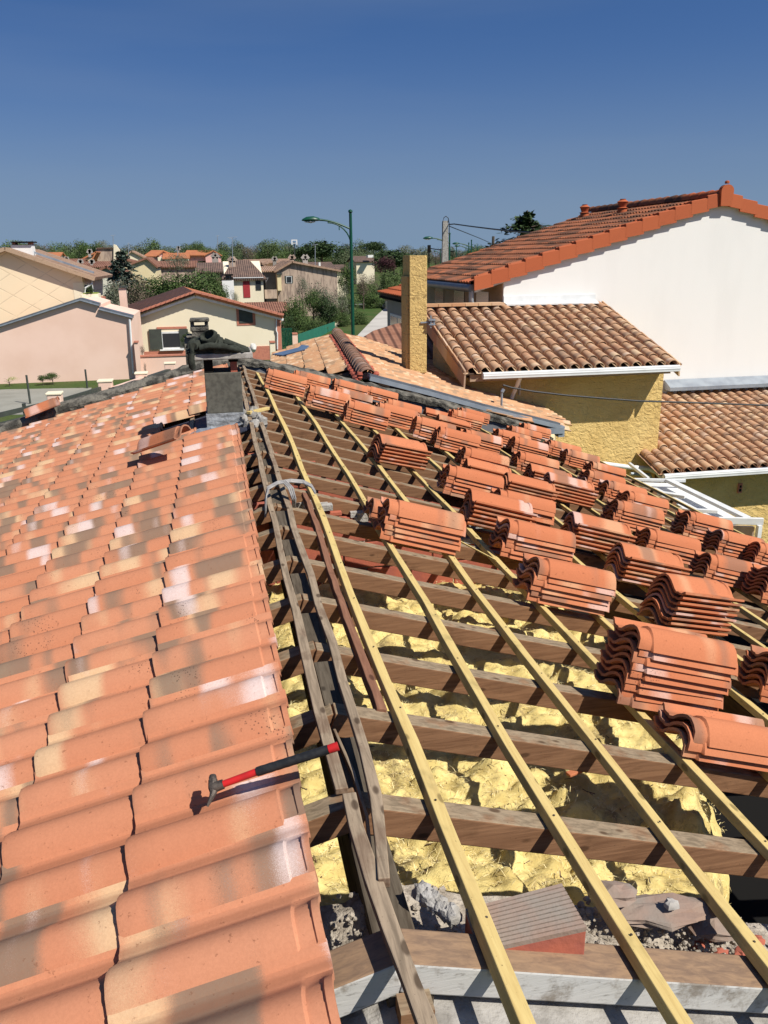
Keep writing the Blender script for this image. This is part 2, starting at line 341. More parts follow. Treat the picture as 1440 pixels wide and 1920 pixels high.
def leaf_mat(name, a, b, c3=None):
    t = NT(name, .7, .25); oi = t.n('ShaderNodeObjectInfo')
    n = t.noise(t.coord('Object', (1, 1, 1)), 2.2, 3)
    ge = t.n('ShaderNodeNewGeometry')
    c = t.mix(t.ramp(t.math('ADD', t.math('MULTIPLY', n, .5), t.math('MULTIPLY', ge.outputs['Random Per Island'], .5)), .25, .75), a, b)
    if c3: c = t.mix(t.ramp(oi.outputs['Random'], .3, .8, 0, .6), c, c3)
    t.col(c); t.b.inputs['Subsurface Weight'].default_value = 0
    return t.m
M['l_green'] = leaf_mat('leaves_green', (.045, .085, .02, 1), (.10, .15, .04, 1), (.10, .13, .05, 1))
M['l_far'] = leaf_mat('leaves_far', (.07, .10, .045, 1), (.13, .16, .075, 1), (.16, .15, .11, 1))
M['l_dark'] = leaf_mat('leaves_dark', (.018, .038, .012, 1), (.045, .075, .022, 1))
M['l_mid'] = leaf_mat('leaves_bush', (.04, .075, .018, 1), (.085, .125, .035, 1))
M['l_olive'] = leaf_mat('leaves_olive', (.10, .115, .075, 1), (.19, .20, .13, 1))
M['l_brown'] = leaf_mat('twigs_brown', (.11, .085, .06, 1), (.17, .13, .09, 1))
M['l_purple'] = leaf_mat('leaves_purple', (.05, .018, .022, 1), (.09, .03, .035, 1))
M['l_blue'] = leaf_mat('needles_blue', (.045, .07, .055, 1), (.10, .13, .10, 1))
M['l_yellow'] = leaf_mat('leaves_bright', (.16, .24, .03, 1), (.30, .35, .06, 1))
M['f_yellow'] = simple('yellow_flowers', (.7, .5, .04, 1), None, 3, .8, 0)
def insul_mat():
    t = NT('glass_wool', .95, .05)
    n = t.noise(t.wpos((1, 1.6, 1)), 7, 5, .6, .8); f = t.noise(t.wpos((1, 3, 1)), 60, 4, .7, 1.0)
    c = t.mix(t.ramp(n, .3, .65), (.80, .66, .28, 1), (.58, .45, .17, 1))
    c = t.mix(t.ramp(t.noise(t.wpos(), 5.3, 7, .8), .53, .64, 0, .8), c, (.30, .22, .11, 1))
    c = t.mix(t.ramp(f, .58, .74, 0, .65), c, (.30, .21, .09, 1))
    sp = t.noise(t.wpos(), 70, 4, .7)
    c = t.mix(t.ramp(sp, .66, .72, 0, .75), c, (.09, .06, .03, 1))
    t.col(c); t.bump(t.math('ADD', t.math('MULTIPLY', f, .9), t.math('MULTIPLY', t.noise(t.wpos((1, 3, 1)), 130, 4, .75), .5)), .55, .014); return t.m
M['wool'] = insul_mat()
def white_rafter():
    t = NT('whitewashed_wood', .9, .15)
    g = t.noise(t.wpos((1.5, 20, 20)), 3, 6, .65, .5); b = t.noise(t.wpos(), 11, 5, .7)
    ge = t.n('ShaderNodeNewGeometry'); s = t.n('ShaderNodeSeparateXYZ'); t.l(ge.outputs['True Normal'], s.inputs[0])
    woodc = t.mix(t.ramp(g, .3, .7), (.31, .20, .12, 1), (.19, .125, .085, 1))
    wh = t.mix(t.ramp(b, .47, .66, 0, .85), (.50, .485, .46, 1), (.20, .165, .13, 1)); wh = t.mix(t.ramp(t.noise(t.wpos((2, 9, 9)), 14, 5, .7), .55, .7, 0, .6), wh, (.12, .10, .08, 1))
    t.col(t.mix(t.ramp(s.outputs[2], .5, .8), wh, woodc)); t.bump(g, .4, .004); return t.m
M['wrafter'] = white_rafter()
GZ = -5.0
# ------------------------------------------------------------------ ground
def ground_z(x, y):
    d = math.hypot(x, y)
    t = max(0, min(1, (d - 110) / 170)); return GZ + 3.6 * t * t * (3 - 2 * t)
mb = MB(); rings = [0, 20, 40, 60, 80, 100, 120, 140, 160, 180, 200, 225, 250, 280, 320, 450, 700, 1200, 2600]; n = 64
vs = []; fs = []
for r in rings:
    for k in range(n): a = 2 * math.pi * k / n; vs.append((r * math.sin(a), r * math.cos(a), ground_z(r, 0)))
for i in range(len(rings) - 1):
    for k in range(n): fs.append((i * n + k, (i + 1) * n + k, (i + 1) * n + (k + 1) % n, i * n + (k + 1) % n))
mb.add(vs, fs); obj('ground', mb, M['grass'], kind='structure')
# street (pale concrete) running away between the lamp posts, driveway by the pink wall
mb = MB(); s0 = [atZ(*p, GZ + .02) for p in ((630, 650), (735, 650), (735, 580), (705, 574))]
mb.prism([atZ(u_, v_, GZ) for u_, v_ in ((560, 740), (668, 632), (706, 592), (724, 576), (740, 576), (745, 600), (790, 650), (860, 740))], (0, 0, .03)); obj('street', mb, M['street'], kind='structure')
mb = MB(); mb.prism([(-8, 20, GZ), (9, 20, GZ), (9, 40, GZ), (16, 40, GZ), (16, 20, GZ), (40, 20, GZ), (40, 15, GZ), (-8, 15, GZ)], (0, 0, .025)); obj('road', mb, M['asphalt'], kind='structure')
q = [atZ(*p, GZ) for p in ((-60, 778), (140, 778), (172, 728), (12, 731), (-80, 735))]
mb = MB(); mb.prism(q, (0, 0, .03)); obj('driveway', mb, M['drive'], kind='structure')
q = [atZ(*p, GZ) for p in ((-200, 900), (250, 860), (330, 745), (165, 745), (100, 790), (-200, 830))]
mb = MB(); mb.prism(q, (0, 0, .035)); obj('pavement', mb, M['street'], kind='structure')
# =================================================================== THE ROOF UNDER REPAIR
T = .30; ST = math.sqrt(1 + T * T); TL = .279; SL = math.sqrt(1 + TL * TL)
Y0, SP = 1.7994, .4643
house = thing('house', (0, 6, GZ), 'nearest house with half stripped roof, laths and rafters open along the ridge', 'house')
RD = Vector((1 / ST, 0, -T / ST)); RN = Vector((T / ST, 0, 1 / ST))     # right slope
LD = Vector((-1 / SL, 0, -TL / SL)); LN = Vector((-TL / SL, 0, 1 / SL))  # left slope
def coping_y(x): return 11.45 + .08 * x
ys = [Y0 + SP * i for i in range(21) if Y0 + SP * i < 11.1]
W_, H_ = .072, .082
for i, y in enumerate(ys):
    for sgn, D_, N_, ln in ((1, RD, RN, 5.35), (-1, LD, LN, 5.35)):
        yy = y + (.0 if sgn > 0 else .012)
        j = random.uniform(-.008, .008)
        P = Vector((0.004 * sgn, yy + W_ / 2, 0)); Q = P + D_ * ln
        b = MB(); b.beam(P + N_ * j, Q + N_ * j + Vector((0, random.uniform(-.01, .01), 0)), W_, H_, up=N_, off=-H_)
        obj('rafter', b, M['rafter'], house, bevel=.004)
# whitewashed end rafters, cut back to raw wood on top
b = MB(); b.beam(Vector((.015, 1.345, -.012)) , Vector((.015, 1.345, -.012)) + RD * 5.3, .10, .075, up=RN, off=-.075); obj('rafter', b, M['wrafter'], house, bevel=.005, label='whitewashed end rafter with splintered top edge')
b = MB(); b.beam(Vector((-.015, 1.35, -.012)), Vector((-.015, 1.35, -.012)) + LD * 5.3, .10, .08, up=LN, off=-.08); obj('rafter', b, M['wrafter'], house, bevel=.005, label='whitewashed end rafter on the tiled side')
# old laths along the ridge, crooked, each a chain of pieces
def crooked(name, pts, w, h, mat, parent=house, up=(0, 0, 1), n=1, **k):
    b = MB()
    P = [Vector(p) for p in pts]; u = Vector(up); vs = []; fs = []
    for i, p in enumerate(P):
        d = (P[min(i + 1, len(P) - 1)] - P[max(i - 1, 0)]).normalized(); s = d.cross(u).normalized()
        ww = w * random.uniform(.88, 1.1) / 2; hh = h * random.uniform(.85, 1.1)
        vs += [p - s * ww, p + s * ww, p + s * ww + u * hh, p - s * ww + u * hh]
    for i in range(len(P) - 1):
        a = i * 4
        for k2 in range(4): fs.append((a + k2, a + (k2 + 1) % 4, a + 4 + (k2 + 1) % 4, a + 4 + k2))
    e = (len(P) - 1) * 4; fs += [(0, 3, 2, 1), (e, e + 1, e + 2, e + 3)]
    b.add(vs, fs); return obj(name, b, M[mat], parent, bevel=.003, **k)
def chain(x, y0, y1, dz, jx=.006, jz=.004, step=.35, bow=0):
    n = max(2, int((y1 - y0) / step)); r = []
    for i in range(n + 1):
        y = y0 + (y1 - y0) * i / n
        r.append((x + random.uniform(-jx, jx) + bow * math.sin(math.pi * (y - 1) / 10), y, -T * abs(x) + dz + random.uniform(-jz, jz)))
    return r
crooked('ridge_lath', [atZ(822, 2000, .014), atZ(800, 1930, .012), atZ(768, 1845, .014), atZ(735, 1760, .010), atZ(700, 1660, .014), atZ(668, 1560, .016), atZ(655, 1500, .014)], .038, .022, 'lath')
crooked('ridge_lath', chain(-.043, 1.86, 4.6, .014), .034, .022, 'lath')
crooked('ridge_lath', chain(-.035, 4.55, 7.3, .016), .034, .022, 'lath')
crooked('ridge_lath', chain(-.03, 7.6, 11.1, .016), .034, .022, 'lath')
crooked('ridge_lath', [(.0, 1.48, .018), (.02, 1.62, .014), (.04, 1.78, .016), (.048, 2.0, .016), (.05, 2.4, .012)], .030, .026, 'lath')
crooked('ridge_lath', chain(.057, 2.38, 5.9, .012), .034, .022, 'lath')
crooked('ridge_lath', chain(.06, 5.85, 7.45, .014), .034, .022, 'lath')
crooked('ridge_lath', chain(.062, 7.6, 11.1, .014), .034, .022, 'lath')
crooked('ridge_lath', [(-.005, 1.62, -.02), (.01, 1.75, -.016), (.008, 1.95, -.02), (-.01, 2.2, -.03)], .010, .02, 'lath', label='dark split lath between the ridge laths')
# ridge purlin and grey mortar-splashed beam below the rafters
b = MB(); b.beam((.02, 1.3, -.30), (.02, 11.2, -.30), .10, .20); obj('ridge_purlin', b, M['greywood'], house, bevel=.006)
b = MB(); b.beam((-.16, 1.3, -.55), (-.16, 4.9, -.55), .03, .34); obj('ridge_board', b, M['darkwood'], house, bevel=.004)
b = MB()
for y in [Y0 + SP * (i + .5) for i in range(18)]:
    b.box(-.02, .05, y - .16, y + .14, -.10, -.012 + random.uniform(-.02, .01))
obj('packing_block', b, M['greywood'], house, kind='stuff')
# purlins of the right slope and struts
for s in (2.25, 4.2):
    p = RD * s; b = MB(); b.beam((p.x, 1.3, p.z - .27), (p.x, 11.2, p.z - .27), .10, .17); obj('purlin', b, M['darkwood'], house, bevel=.006)
p = RD * 2.25
for y, y2 in ((1.75, 2.3), (3.6, 4.1)):
    b = MB(); b.beam((p.x + .1, y, p.z - .95), (p.x, y2, p.z - .2), .12, .09, up=(1, 0, 0)); obj('strut', b, M['rafter'], house, bevel=.005)
# new battens: top ends bow to the right like the photographed ones
def batten_pts(s, y0, y1):
    r = []; n = 26
    for i in range(n + 1):
        y = y0 + (y1 - y0) * i / n
        bow = .055 * math.sin(math.pi * max(0, min(1, (y - 2.5) / 8.8))) * (1.0 if s < 1 else .6)
        q = RD * (s + bow + .006 * math.sin(y * 2.7 + s * 9)) ; r.append(Vector((q.x, y, q.z)))
    return r
for k in range(15):
    s = .2117 + .36 * k
    y0 = .55 if k < 4 else 1.0
    crooked('batten', batten_pts(s, y0, 11.05 if k else 10.75), .040, .032, 'batten', up=RN)
b = MB(); rn2 = random.Random(2)
for k in range(8):
    pts_ = batten_pts(.2117 + .36 * k, .55, 11.05)
    for y in [1.345] + ys[:12]:
        p = min(pts_, key=lambda v: abs(v.y - y - .036)); p2 = RD * (p.dot(RD)); c_ = Vector((p2.x, y + .036, p2.z)) + RN * .0325 + RD * rn2.uniform(-.006, .006) + Vector((0, rn2.uniform(-.02, .02), 0)); b.tube([c_, c_ + RN * .0025], .0032, 6)
obj('nail_heads', b, M['steel'], house, kind='stuff')
for k in range(14):
    q = LD * (.2117 + .36 * k); b = MB(); b.beam((q.x, 1.3, q.z), (q.x, 11.0, q.z), .04, .028, up=LN); obj('batten', b, M['lath'], house)
q = [p + Vector((-.052, 0, .0)) for p in batten_pts(.2117, 2.32, 5.0)]
crooked('old_batten', q, .034, .03, 'brownlath', up=RN, label='old brown batten left beside the new one, snapped off')
# cross laths
# glass wool between the rafters
b = MB(); nx, ny = 250, 260; X0, X1, YA, YB = -3.2, 1.52, 1.52, 5.05
vs = []; fs = []
for j in range(ny + 1):
    y = YA + (YB - YA) * j / ny
    for i in range(nx + 1):
        XE = X1 + .55 * max(0, min(1, (y - 2.2) / 1.1)) + .06 * noise.noise(Vector((0, y * 3, 0))); x = X0 + (XE - X0) * i / nx
        zb = -.72 - .10 * abs(x)
        q = Vector((x * 2.6, y * 3.4, 0))
        a = noise.noise(q); c = math.sqrt(noise.noise(q * 2.3 + Vector((5, 3, 1))) ** 2 + .02); d = abs(noise.noise(q * 5.1)); e = noise.noise(q * 11)
        g2 = noise.noise(q * 4.2); z = zb + .085 * a + .13 * c + .05 * math.sqrt(noise.noise(q * 3.9 + Vector((2, 7, 1))) ** 2 + .03) + .03 * abs(g2) + .028 * d + .010 * e + .005 * noise.noise(q * 21) + .003 * noise.noise(q * 40)
        if x > XE - .2: z -= (x - (XE - .2)) * 2.0 * (1 + a)
        if y < YA + .12: z -= (YA + .12 - y) * .9
        vs.append((x + .008 * e, y + .02 * a, z))
for j in range(ny):
    for i in range(nx):
        a = j * (nx + 1) + i; fs.append((a, a + 1, a + nx + 2, a + nx + 1))
b.add(vs, fs); o = obj('insulation', b, M['wool'], house); o.data.polygons.foreach_set('use_smooth', [True] * len(o.data.polygons))
rf_ = random.Random(4); fv = []; ff = []
for _ in range(48000):
    p = rf_.choice(vs)
    if p[1] < 1.6 or p[0] < -1.2: continue
    p = Vector(p) + Vector((rf_.uniform(-.02, .02), rf_.uniform(-.02, .02), rf_.uniform(-.004, .010))); a = rf_.uniform(0, 6.28); l = rf_.uniform(.012, .045); d = Vector((math.cos(a), math.sin(a), rf_.uniform(-.25, .55))) * l; n_ = Vector((-math.sin(a), math.cos(a), .3)) * rf_.uniform(.0005, .0014); k = len(fv)
    m_ = p + d * .5 + Vector((0, 0, rf_.uniform(0, .007))); fv += [p - n_, p + n_, m_ + n_ * .8, m_ - n_ * .8, p + d]; ff += [(k, k + 1, k + 2, k + 3), (k + 3, k + 2, k + 4)]
b = MB(); b.add(fv, ff); obj('loose_fibres', b, simple('wool_fibres', (.84, .73, .40, 1), (.52, .40, .18, 1), 45, .9, 0, lo=.42, hi=.6), house, kind='stuff')
b = MB()
for _ in range(1500):
    p = Vector(rf_.choice(vs)); 
    if p.y < 1.6 or p.x < -.6 or noise.noise(p * 2.2) < -.1: continue
    a = rf_.uniform(0, 6.28); l = rf_.choice([.006, .012, .03]) * rf_.uniform(.6, 1.3); d = Vector((math.cos(a), math.sin(a), rf_.uniform(-.2, .4))) * l; b.tube([p + Vector((0, 0, .006)), p + d + Vector((0, 0, .006))], rf_.uniform(.001, .0028), 3)
obj('debris', b, simple('wood_crumbs', (.16, .10, .06, 1), (.08, .06, .045, 1), 60, .9, 0), house, kind='stuff')
b = MB(); b.box(-5, 5, 1.2, 11.4, -1.75, -1.7); obj('attic_floor', b, M['near_black'], house)  # near black floor: the shade of the open loft is put into its colour
b = MB(); b.box(-5.0, 5.0, 1.22, 11.3, GZ, -1.752)
obj('wall', b, M['yellow'], house)
# brick partition in the loft
def bricks(x0, x1, z0, ztop, y, bw=.30, bh=.185, gap=.012, dep=.1):
    me = None; row = 0; z = z0
    while z < ztop(0):
        x = x0 - (.15 if row % 2 else 0)
        while x < x1:
            xa = max(x, x0); xb = min(x + bw - gap, x1); zt = min(z + bh - gap, ztop((xa + xb) / 2))
            if xb - xa > .05 and zt - z > .02:
                b = MB(); yj = random.uniform(-.005, .005); b.box(xa, xb, y + yj, y + dep, z, zt); obj('brick', b, M['brick'], house, bevel=.004)
            x += bw
        z += bh; row += 1
bricks(-.9, 2.4, -.78, lambda x: -T * abs(x) - .11, 6.42)
b = MB(); b.prism([(-.9, 6.435, -.78), (2.4, 6.435, -.9), (2.4, 6.435, -T * 2.4 - .125), (0, 6.435, -.125), (-.9, 6.435, -.27 - .125)], (0, .08, 0)); obj('mortar_joints', b, M['mortar'], house)
bricks(-.9, 2.4, -.78, lambda x: -T * abs(x) - .11, 5.02)
b = MB(); b.prism([(-.9, 5.035, -.78), (2.4, 5.035, -.9), (2.4, 5.035, -T * 2.4 - .125), (0, 5.035, -.125), (-.9, 5.035, -.27 - .125)], (0, .08, 0)); obj('mortar_joints', b, M['mortar'], house)
for (xa, za) in ((.25, -.14), (.62, -.24), (1.3, -.45), (.9, -.33)):
    b = MB()
    for _ in range(5):
        c = Vector((xa + random.uniform(-.1, .1), 4.99 + random.uniform(0, .05), za + random.uniform(-.03, .02)))
        b.box(c.x - .05, c.x + .05, c.y, c.y + .06, c.z - .018, c.z + .018)
    obj('mortar_smear', b, M['mortar'], house, kind='stuff')
# party wall under the camera end of the roof
def lumpy(b, c, r, seed, flat=.7, n=7):
    vs = []; fs = []; rings = n; seg = n + 3
    for i in range(rings + 1):
        th = math.pi * i / rings
        for k in range(seg):
            ph = 2 * math.pi * k / seg; d = Vector((math.sin(th) * math.cos(ph), math.sin(th) * math.sin(ph), math.cos(th)))
            rr = 1 + .45 * noise.noise(d * 1.9 + Vector((seed, seed * .7, 3))) + .2 * noise.noise(d * 5 + Vector((seed, 1, 3)))
            vs.append(Vector(c) + Vector((d.x * r[0], d.y * r[1], d.z * r[2])) * rr)
    for i in range(rings):
        for k in range(seg): fs.append((i * seg + k, (i + 1) * seg + k, (i + 1) * seg + (k + 1) % seg, i * seg + (k + 1) % seg))
    b.add(vs, fs)
b = MB(); nx = 90; ny = 24; vs = []; fs = []
for j in range(ny + 1):
    for i in range(nx + 1):
        x = -2.2 + 6.0 * i / nx; y = 1.405 + .26 * j / ny
        z = -T * abs(x) - .135 + .035 * noise.noise(Vector((x * 7, y * 7, 0))) + .02 * noise.noise(Vector((x * 22, y * 22, 3)))
        vs.append((x, y, z))
n1 = len(vs)
for i in range(nx + 1): vs.append((vs[i][0], 1.405, -1.9))
for i in range(nx + 1): vs.append((vs[i][0], 1.665 + .01 * noise.noise(Vector((vs[i][0] * 9, 0, 0))), -1.9))
for j in range(ny):
    for i in range(nx): a = j * (nx + 1) + i; fs.append((a, a + 1, a + nx + 2, a + nx + 1))
for i in range(nx):
    fs.append((n1 + i, n1 + i + 1, i + 1, i)); a = ny * (nx + 1) + i; m2 = n1 + nx + 1 + i; fs.append((a, a + 1, m2 + 1, m2))
b.add(vs, fs); obj('wall_head', b, M['rubble'], house, smooth=True)
b = MB(); nx = 120; nz = 14; vs = []; fs = []
for j in range(nz + 1):
    for i in range(nx + 1):
        x = -2.2 + 6 * i / nx; zt = -T * abs(x) - .115; z = zt + (-1.6 - zt) * (j / nz) ** 1.6
        vs.append((x, 1.20 + .03 * noise.noise(Vector((x * 6, z * 6, 0))) + .014 * noise.noise(Vector((x * 25, z * 25, 4))) - (.03 if j else -.01), z))
for j in range(nz):
    for i in range(nx): a = j * (nx + 1) + i; fs.append((a + 1, a, a + nx + 1, a + nx + 2))
vs2 = len(vs)
for i in range(nx + 1): vs.append((vs[i][0], 1.42, vs[i][2]))
for i in range(nx): fs.append((i, i + 1, vs2 + i + 1, vs2 + i))
b.add(vs, fs); obj('wall', b, M['conc2'], house, smooth=True, label='rough rendered masonry under the end rafter')
b = MB(); b.beam((-.02, 1.30, -1.4), (.02, 1.24, -.08), .07, .05, up=(0, 1, 0)); obj('post', b, M['rafter'], house)
# end wall (party wall) with concrete coping
ZR = .0
def cop_pt(u, v): # coping follows the wall line y = 11.45 + .08 x
    return atPL(u, v, (0, 11.45, 0), (-.08, 1, 0))
cl = [cop_pt(*p) for p in ((-420, 915), (-200, 853), (0, 797), (125, 755), (300, 702), (372, 680))]
cr = [cop_pt(*p) for p in ((452, 668), (480, 674), (600, 699), (700, 722), (800, 745), (905, 772), (1000, 797))]
def coping(pts, wy, hz, seed):
    b = MB(); P = []
    for a, c in zip(pts, pts[1:]):
        n = max(2, int((c - a).length / .07))
        for i in range(n): P.append(a.lerp(c, i / n))
    P.append(pts[-1]); vs = []; fs = []; prof = [(-.5, -1), (-.53, -.35), (-.40, -.12), (-.12, .0), (.2, -.02), (.42, -.14), (.5, -1)]; m_ = len(prof)
    for p in P:
        for a, (u, v) in enumerate(prof):
            q = p + Vector((0, u * wy + .12, v * hz))
            nn = .028 * noise.noise(q * 6 + Vector((seed, 0, 0))) + .014 * noise.noise(q * 17)
            vs.append(q + Vector((0, nn * .6, nn)))
    for i in range(len(P) - 1):
        for k in range(m_ - 1): fs.append((i * m_ + k, i * m_ + k + 1, (i + 1) * m_ + k + 1, (i + 1) * m_ + k))
    fs.append(tuple(range(m_))); fs.append(tuple(range(len(P) * m_ - 1, (len(P) - 1) * m_ - 1, -1)))
    b.add(vs, fs); return b
obj('coping', coping(cl + [cl[-1].lerp(cr[0], .5)], .34, .20, 1), M['concrete'], house, smooth=True)
obj('coping', coping([cl[-1].lerp(cr[0], .5)] + cr, .26, .11, 2), M['concrete'], house, smooth=True, label='pale lichen covered coping along the far wall')
allp = cl + cr
b = MB(); poly = [p + Vector((0, 0.03, -.11)) for p in allp] ; poly = poly + [Vector((poly[-1].x, poly[-1].y, GZ)), Vector((poly[0].x, poly[0].y, GZ))]
b.prism(poly, (0, .22, 0)); obj('wall', b, M['darkwall'], house)  # dark colour stands in for the shadow band below the coping
# ------------------------------------------------------------------ the interlocking roof tile
PROF = [(0, -.002), (.009, .015), (.022, .036), (.041, .056), (.066, .069), (.092, .068), (.118, .055), (.141, .037), (.161, .021), (.178, .013), (.188, .0145), (.197, .013), (.213, .015), (.226, .029), (.237, .032)]
TH = .0115
def tile_mesh(name, mat, mir=False, wide=.237, long=.45, stack=False):
    b = MB(); xs = [0, .004, .016, .020, .054, .060, .066, .15, .26, .37, long - .010, long]
    np_ = len(PROF); top = []; 
    for x in xs:
        head = x < .06
        rib = .006 if x < .018 else 0
        row = []
        for k, (y, z) in enumerate(PROF):
            yy = y * wide / .237; zz = z
            if head and k < 10: zz = z * .85; yy = yy if k > 1 else .014 + .002 * k
            if rib and 1 < k < 8: zz += rib
            if x == long and k < 10: zz -= .003
            if (k == 10) and stack and .06 < x < .3: zz = .021
            row.append((yy, zz))
        top.append(row)
    vs = []; uvs = []; fs = []
    for sd in (0, 1):
        for x, row in zip(xs, top):
            for k, (y, z) in enumerate(row):
                if sd:
                    a = row[max(k - 1, 0)]; c = row[min(k + 1, np_ - 1)]; dy, dz = c[0] - a[0], c[1] - a[1]; l = math.hypot(dy, dz) or 1
                    y += dz / l * TH; z -= dy / l * TH
                vs.append((x, -y if mir else y, z)); uvs.append((x / long, y / wide))
    N = len(xs) * np_
    for i in range(len(xs) - 1):
        for k in range(np_ - 1):
            a = i * np_ + k; q = (a, a + np_, a + np_ + 1, a + 1); fs.append(q if not mir else q[::-1]); r = (a + N, a + 1 + N, a + np_ + 1 + N, a + np_ + N); fs.append(r if not mir else r[::-1])
    def q4(*t): fs.append(t if not mir else t[::-1])
    for k in range(np_ - 1):
        q4(k, k + 1, k + 1 + N, k + N); e = (len(xs) - 1) * np_ + k; q4(e, e + N, e + 1 + N, e + 1)
    for i in range(len(xs) - 1):
        a = i * np_; q4(a, a + N, a + np_ + N, a + np_); a = i * np_ + np_ - 1; q4(a, a + np_, a + np_ + N, a + N)
    # nail hole boss at the head
    b.add(vs, fs, uvs)
    return b.mesh(name, mat, True), b
ME_TILE, MB_TILE = tile_mesh('roof_tile', M['tile'], mir=True)
ME_STACK, _ = tile_mesh('clay_tile', M['stack'], stack=True)
ME_TAN, MB_TAN = tile_mesh('roof_tile', M['tan'], mir=True)
def frame(o, x, y, z):
    m = Matrix((x, y, z)).transposed().to_4x4(); m.translation = o; return m
def rot_about(v, ax, a): return Matrix.Rotation(a, 3, ax) @ v
# laid tiles, left slope: local x = downhill, local y = +Y (mirrored mesh: barrel edge at y=0, canal toward the camera)
WT = .2085; laid = []
lx = rot_about(LD, Vector((0, 1, 0)), -R(-3.6)) ; lx = (LD + LN * .062).normalized(); lzn = Vector((0, 1, 0)).cross(lx) ; lzn = lx.cross(Vector((0, 1, 0))) if lzn.z < 0 else lzn
for k in range(13):
    s0 = .5812 + .36 * k - .45
    for j in range(-4, 46):
        ytop = 1.4963 + WT * j + .035
        if ytop > coping_y(-s0) - .30: continue
        if k == 0 and 6.95 < ytop < 8.05: continue
        if k == 1 and 7.35 < ytop < 8.0: continue
        o = LD * s0 + LN * (.040) + Vector((0, ytop, 0))
        o += LN * random.uniform(-.002, .003) + Vector((0, random.uniform(-.003, .003), 0)) + LD * random.uniform(-.006, .006)
        tip = o + LD * .45
        u, v, z = px(tip); u2, v2, z2 = px(o)
        if z < .3 or u2 < -420 or v > 2500 and v2 > 2500: continue
        a = random.uniform(-.006, .006)
        xx = (lx + Vector((0, a, 0))).normalized(); yy = lzn.cross(xx).normalized(); yy = yy if yy.y > 0 else -yy
        zz = xx.cross(yy); zz = zz if zz.z > 0 else -zz
        vis = -40 < max(u, u2) and min(u, u2) < 1480 and min(v, v2) < 1960
        laid.append(((z if vis else z + 100), frame(o, xx, -yy if xx.cross(yy).z < 0 else yy, zz)))
laid.sort(key=lambda t: t[0])
def det_fix(Mx): return Mx
for d, Mx in laid[:300]:
    place(ME_TILE, 'roof_tile', Mx, house)
def joined(name, lst, mbt, mat, parent, **k):
    vs = []; fs = []; uv = []; rn = []
    for Mx in lst:
        n = len(vs); r = random.random() * 3
        vs += [Mx @ v for v in mbt.v]; fs += [tuple(i + n for i in f) for f in mbt.f]; uv += mbt.uv; rn += [r] * len(mbt.v)
    b = MB(); b.v = vs; b.f = fs; b.uv = uv
    xs = [v.x for v in vs]; c = Vector((sum(xs) / len(xs), sum(v.y for v in vs) / len(vs), min(v.z for v in vs))); b.v = [v - c for v in vs]
    me = b.mesh(name, mat, True); at = me.attributes.new('rnd', 'FLOAT', 'POINT'); at.data.foreach_set('value', rn)
    o = place(me, name, Matrix.Translation(c), parent); return props(o, **k)
if len(laid) > 300: joined('roof_tile', [m_ for d, m_ in laid[300:]], MB_TILE, M['tile'], house, kind='stuff')
# dark felt / flashing round the chimney hole
b = MB(); q = LD * .1; b.hexa([LD * .0 + LN * .004 + Vector((0, 6.9, 0)), LD * .95 + LN * .004 + Vector((0, 6.9, 0)), LD * .95 + LN * .004 + Vector((0, 8.2, 0)), LN * .004 + Vector((0, 8.2, 0)),
    LN * .012 + Vector((0, 6.9, 0)), LD * .95 + LN * .012 + Vector((0, 6.9, 0)), LD * .95 + LN * .012 + Vector((0, 8.2, 0)), LN * .012 + Vector((0, 8.2, 0))]); obj('felt', b, M['felt'], house)
b = MB(); vs = []; fs = []
for i in range(13):
    for j in range(7):
        x = -.72 + .60 * i / 12; y = 7.02 + .16 * j / 6 - .1 * (x + .1); vs.append((x, y, TL * x + .085 + .03 * noise.noise(Vector((x * 9, y * 9, 0))) - (.03 if x > -.35 else 0)))
for i in range(12):
    for j in range(6): a = i * 7 + j; fs.append((a, a + 7, a + 8, a + 1))
b.add(vs, fs); o = obj('flashing', b, M['foil'], house); so_ = o.modifiers.new('s', 'SOLIDIFY'); so_.thickness = .004
b = MB()
for i in range(16): lumpy(b, (random.uniform(-.10, .07), random.uniform(7.0, 7.5), random.uniform(-.02, .05)), (random.uniform(.03, .06),) * 3, i * 3.1)
obj('mortar_fillet', b, M['conc2'], house, smooth=True)
# ------------------------------------------------------------------ chimney of the house
CY = 7.22
pA = atY(385, 818, CY); pB = atY(383, 700, CY); pC = atY(452, 697, CY); pM = atY(386, 776, CY)
xa, xb = pB.x, pC.x; dy = .36
b = MB(); b.box(xa, xb, CY, CY + dy, pM.z, pB.z); 
ch = obj('chimney', b, M['chim_block'], house, bevel=.006)
b = MB(); nn = 30; vs = []; fs = []
b.box(xa - .01, xb + .008, CY - .012, CY + dy + .01, pA.z - .3, pM.z)
obj('chimney_base', b, simple('silvered_concrete', (.34, .35, .36, 1), (.13, .13, .13, 1), 10, .7, .9, .012, fine=30, vs=(1, 1, 4)), ch)
zb = pB.z; zt = atY(440, 672, CY).z
b = MB(); b.box(xa, xa + .075, CY + .01, CY + dy - .01, zb, zt); obj('cap_leg', b, M['near_black'], ch)
b = MB(); b.box(xb - .085, xb - .03, CY + .01, CY + .1, zb, zt - .03); b.box(xb - .085, xb - .03, CY + .2, CY + dy - .01, zb, zt - .03); obj('cap_leg', b, M['brick'], ch, label='red brick leg under the cap slab')
b = MB(); b.box(xb - .1, xb - .02, CY + .01, CY + dy - .01, zt - .03, zt); obj('cap_pad', b, M['near_black'], ch)
s0 = atY(362, 672, CY - .05); s1 = atY(474, 668, CY - .05); zs = s0.z
b = MB(); b.box(s0.x, s1.x, CY - .06, CY + dy + .08, zt, zt + .052); slab = obj('cap_slab', b, M['slab'], ch, bevel=.008)
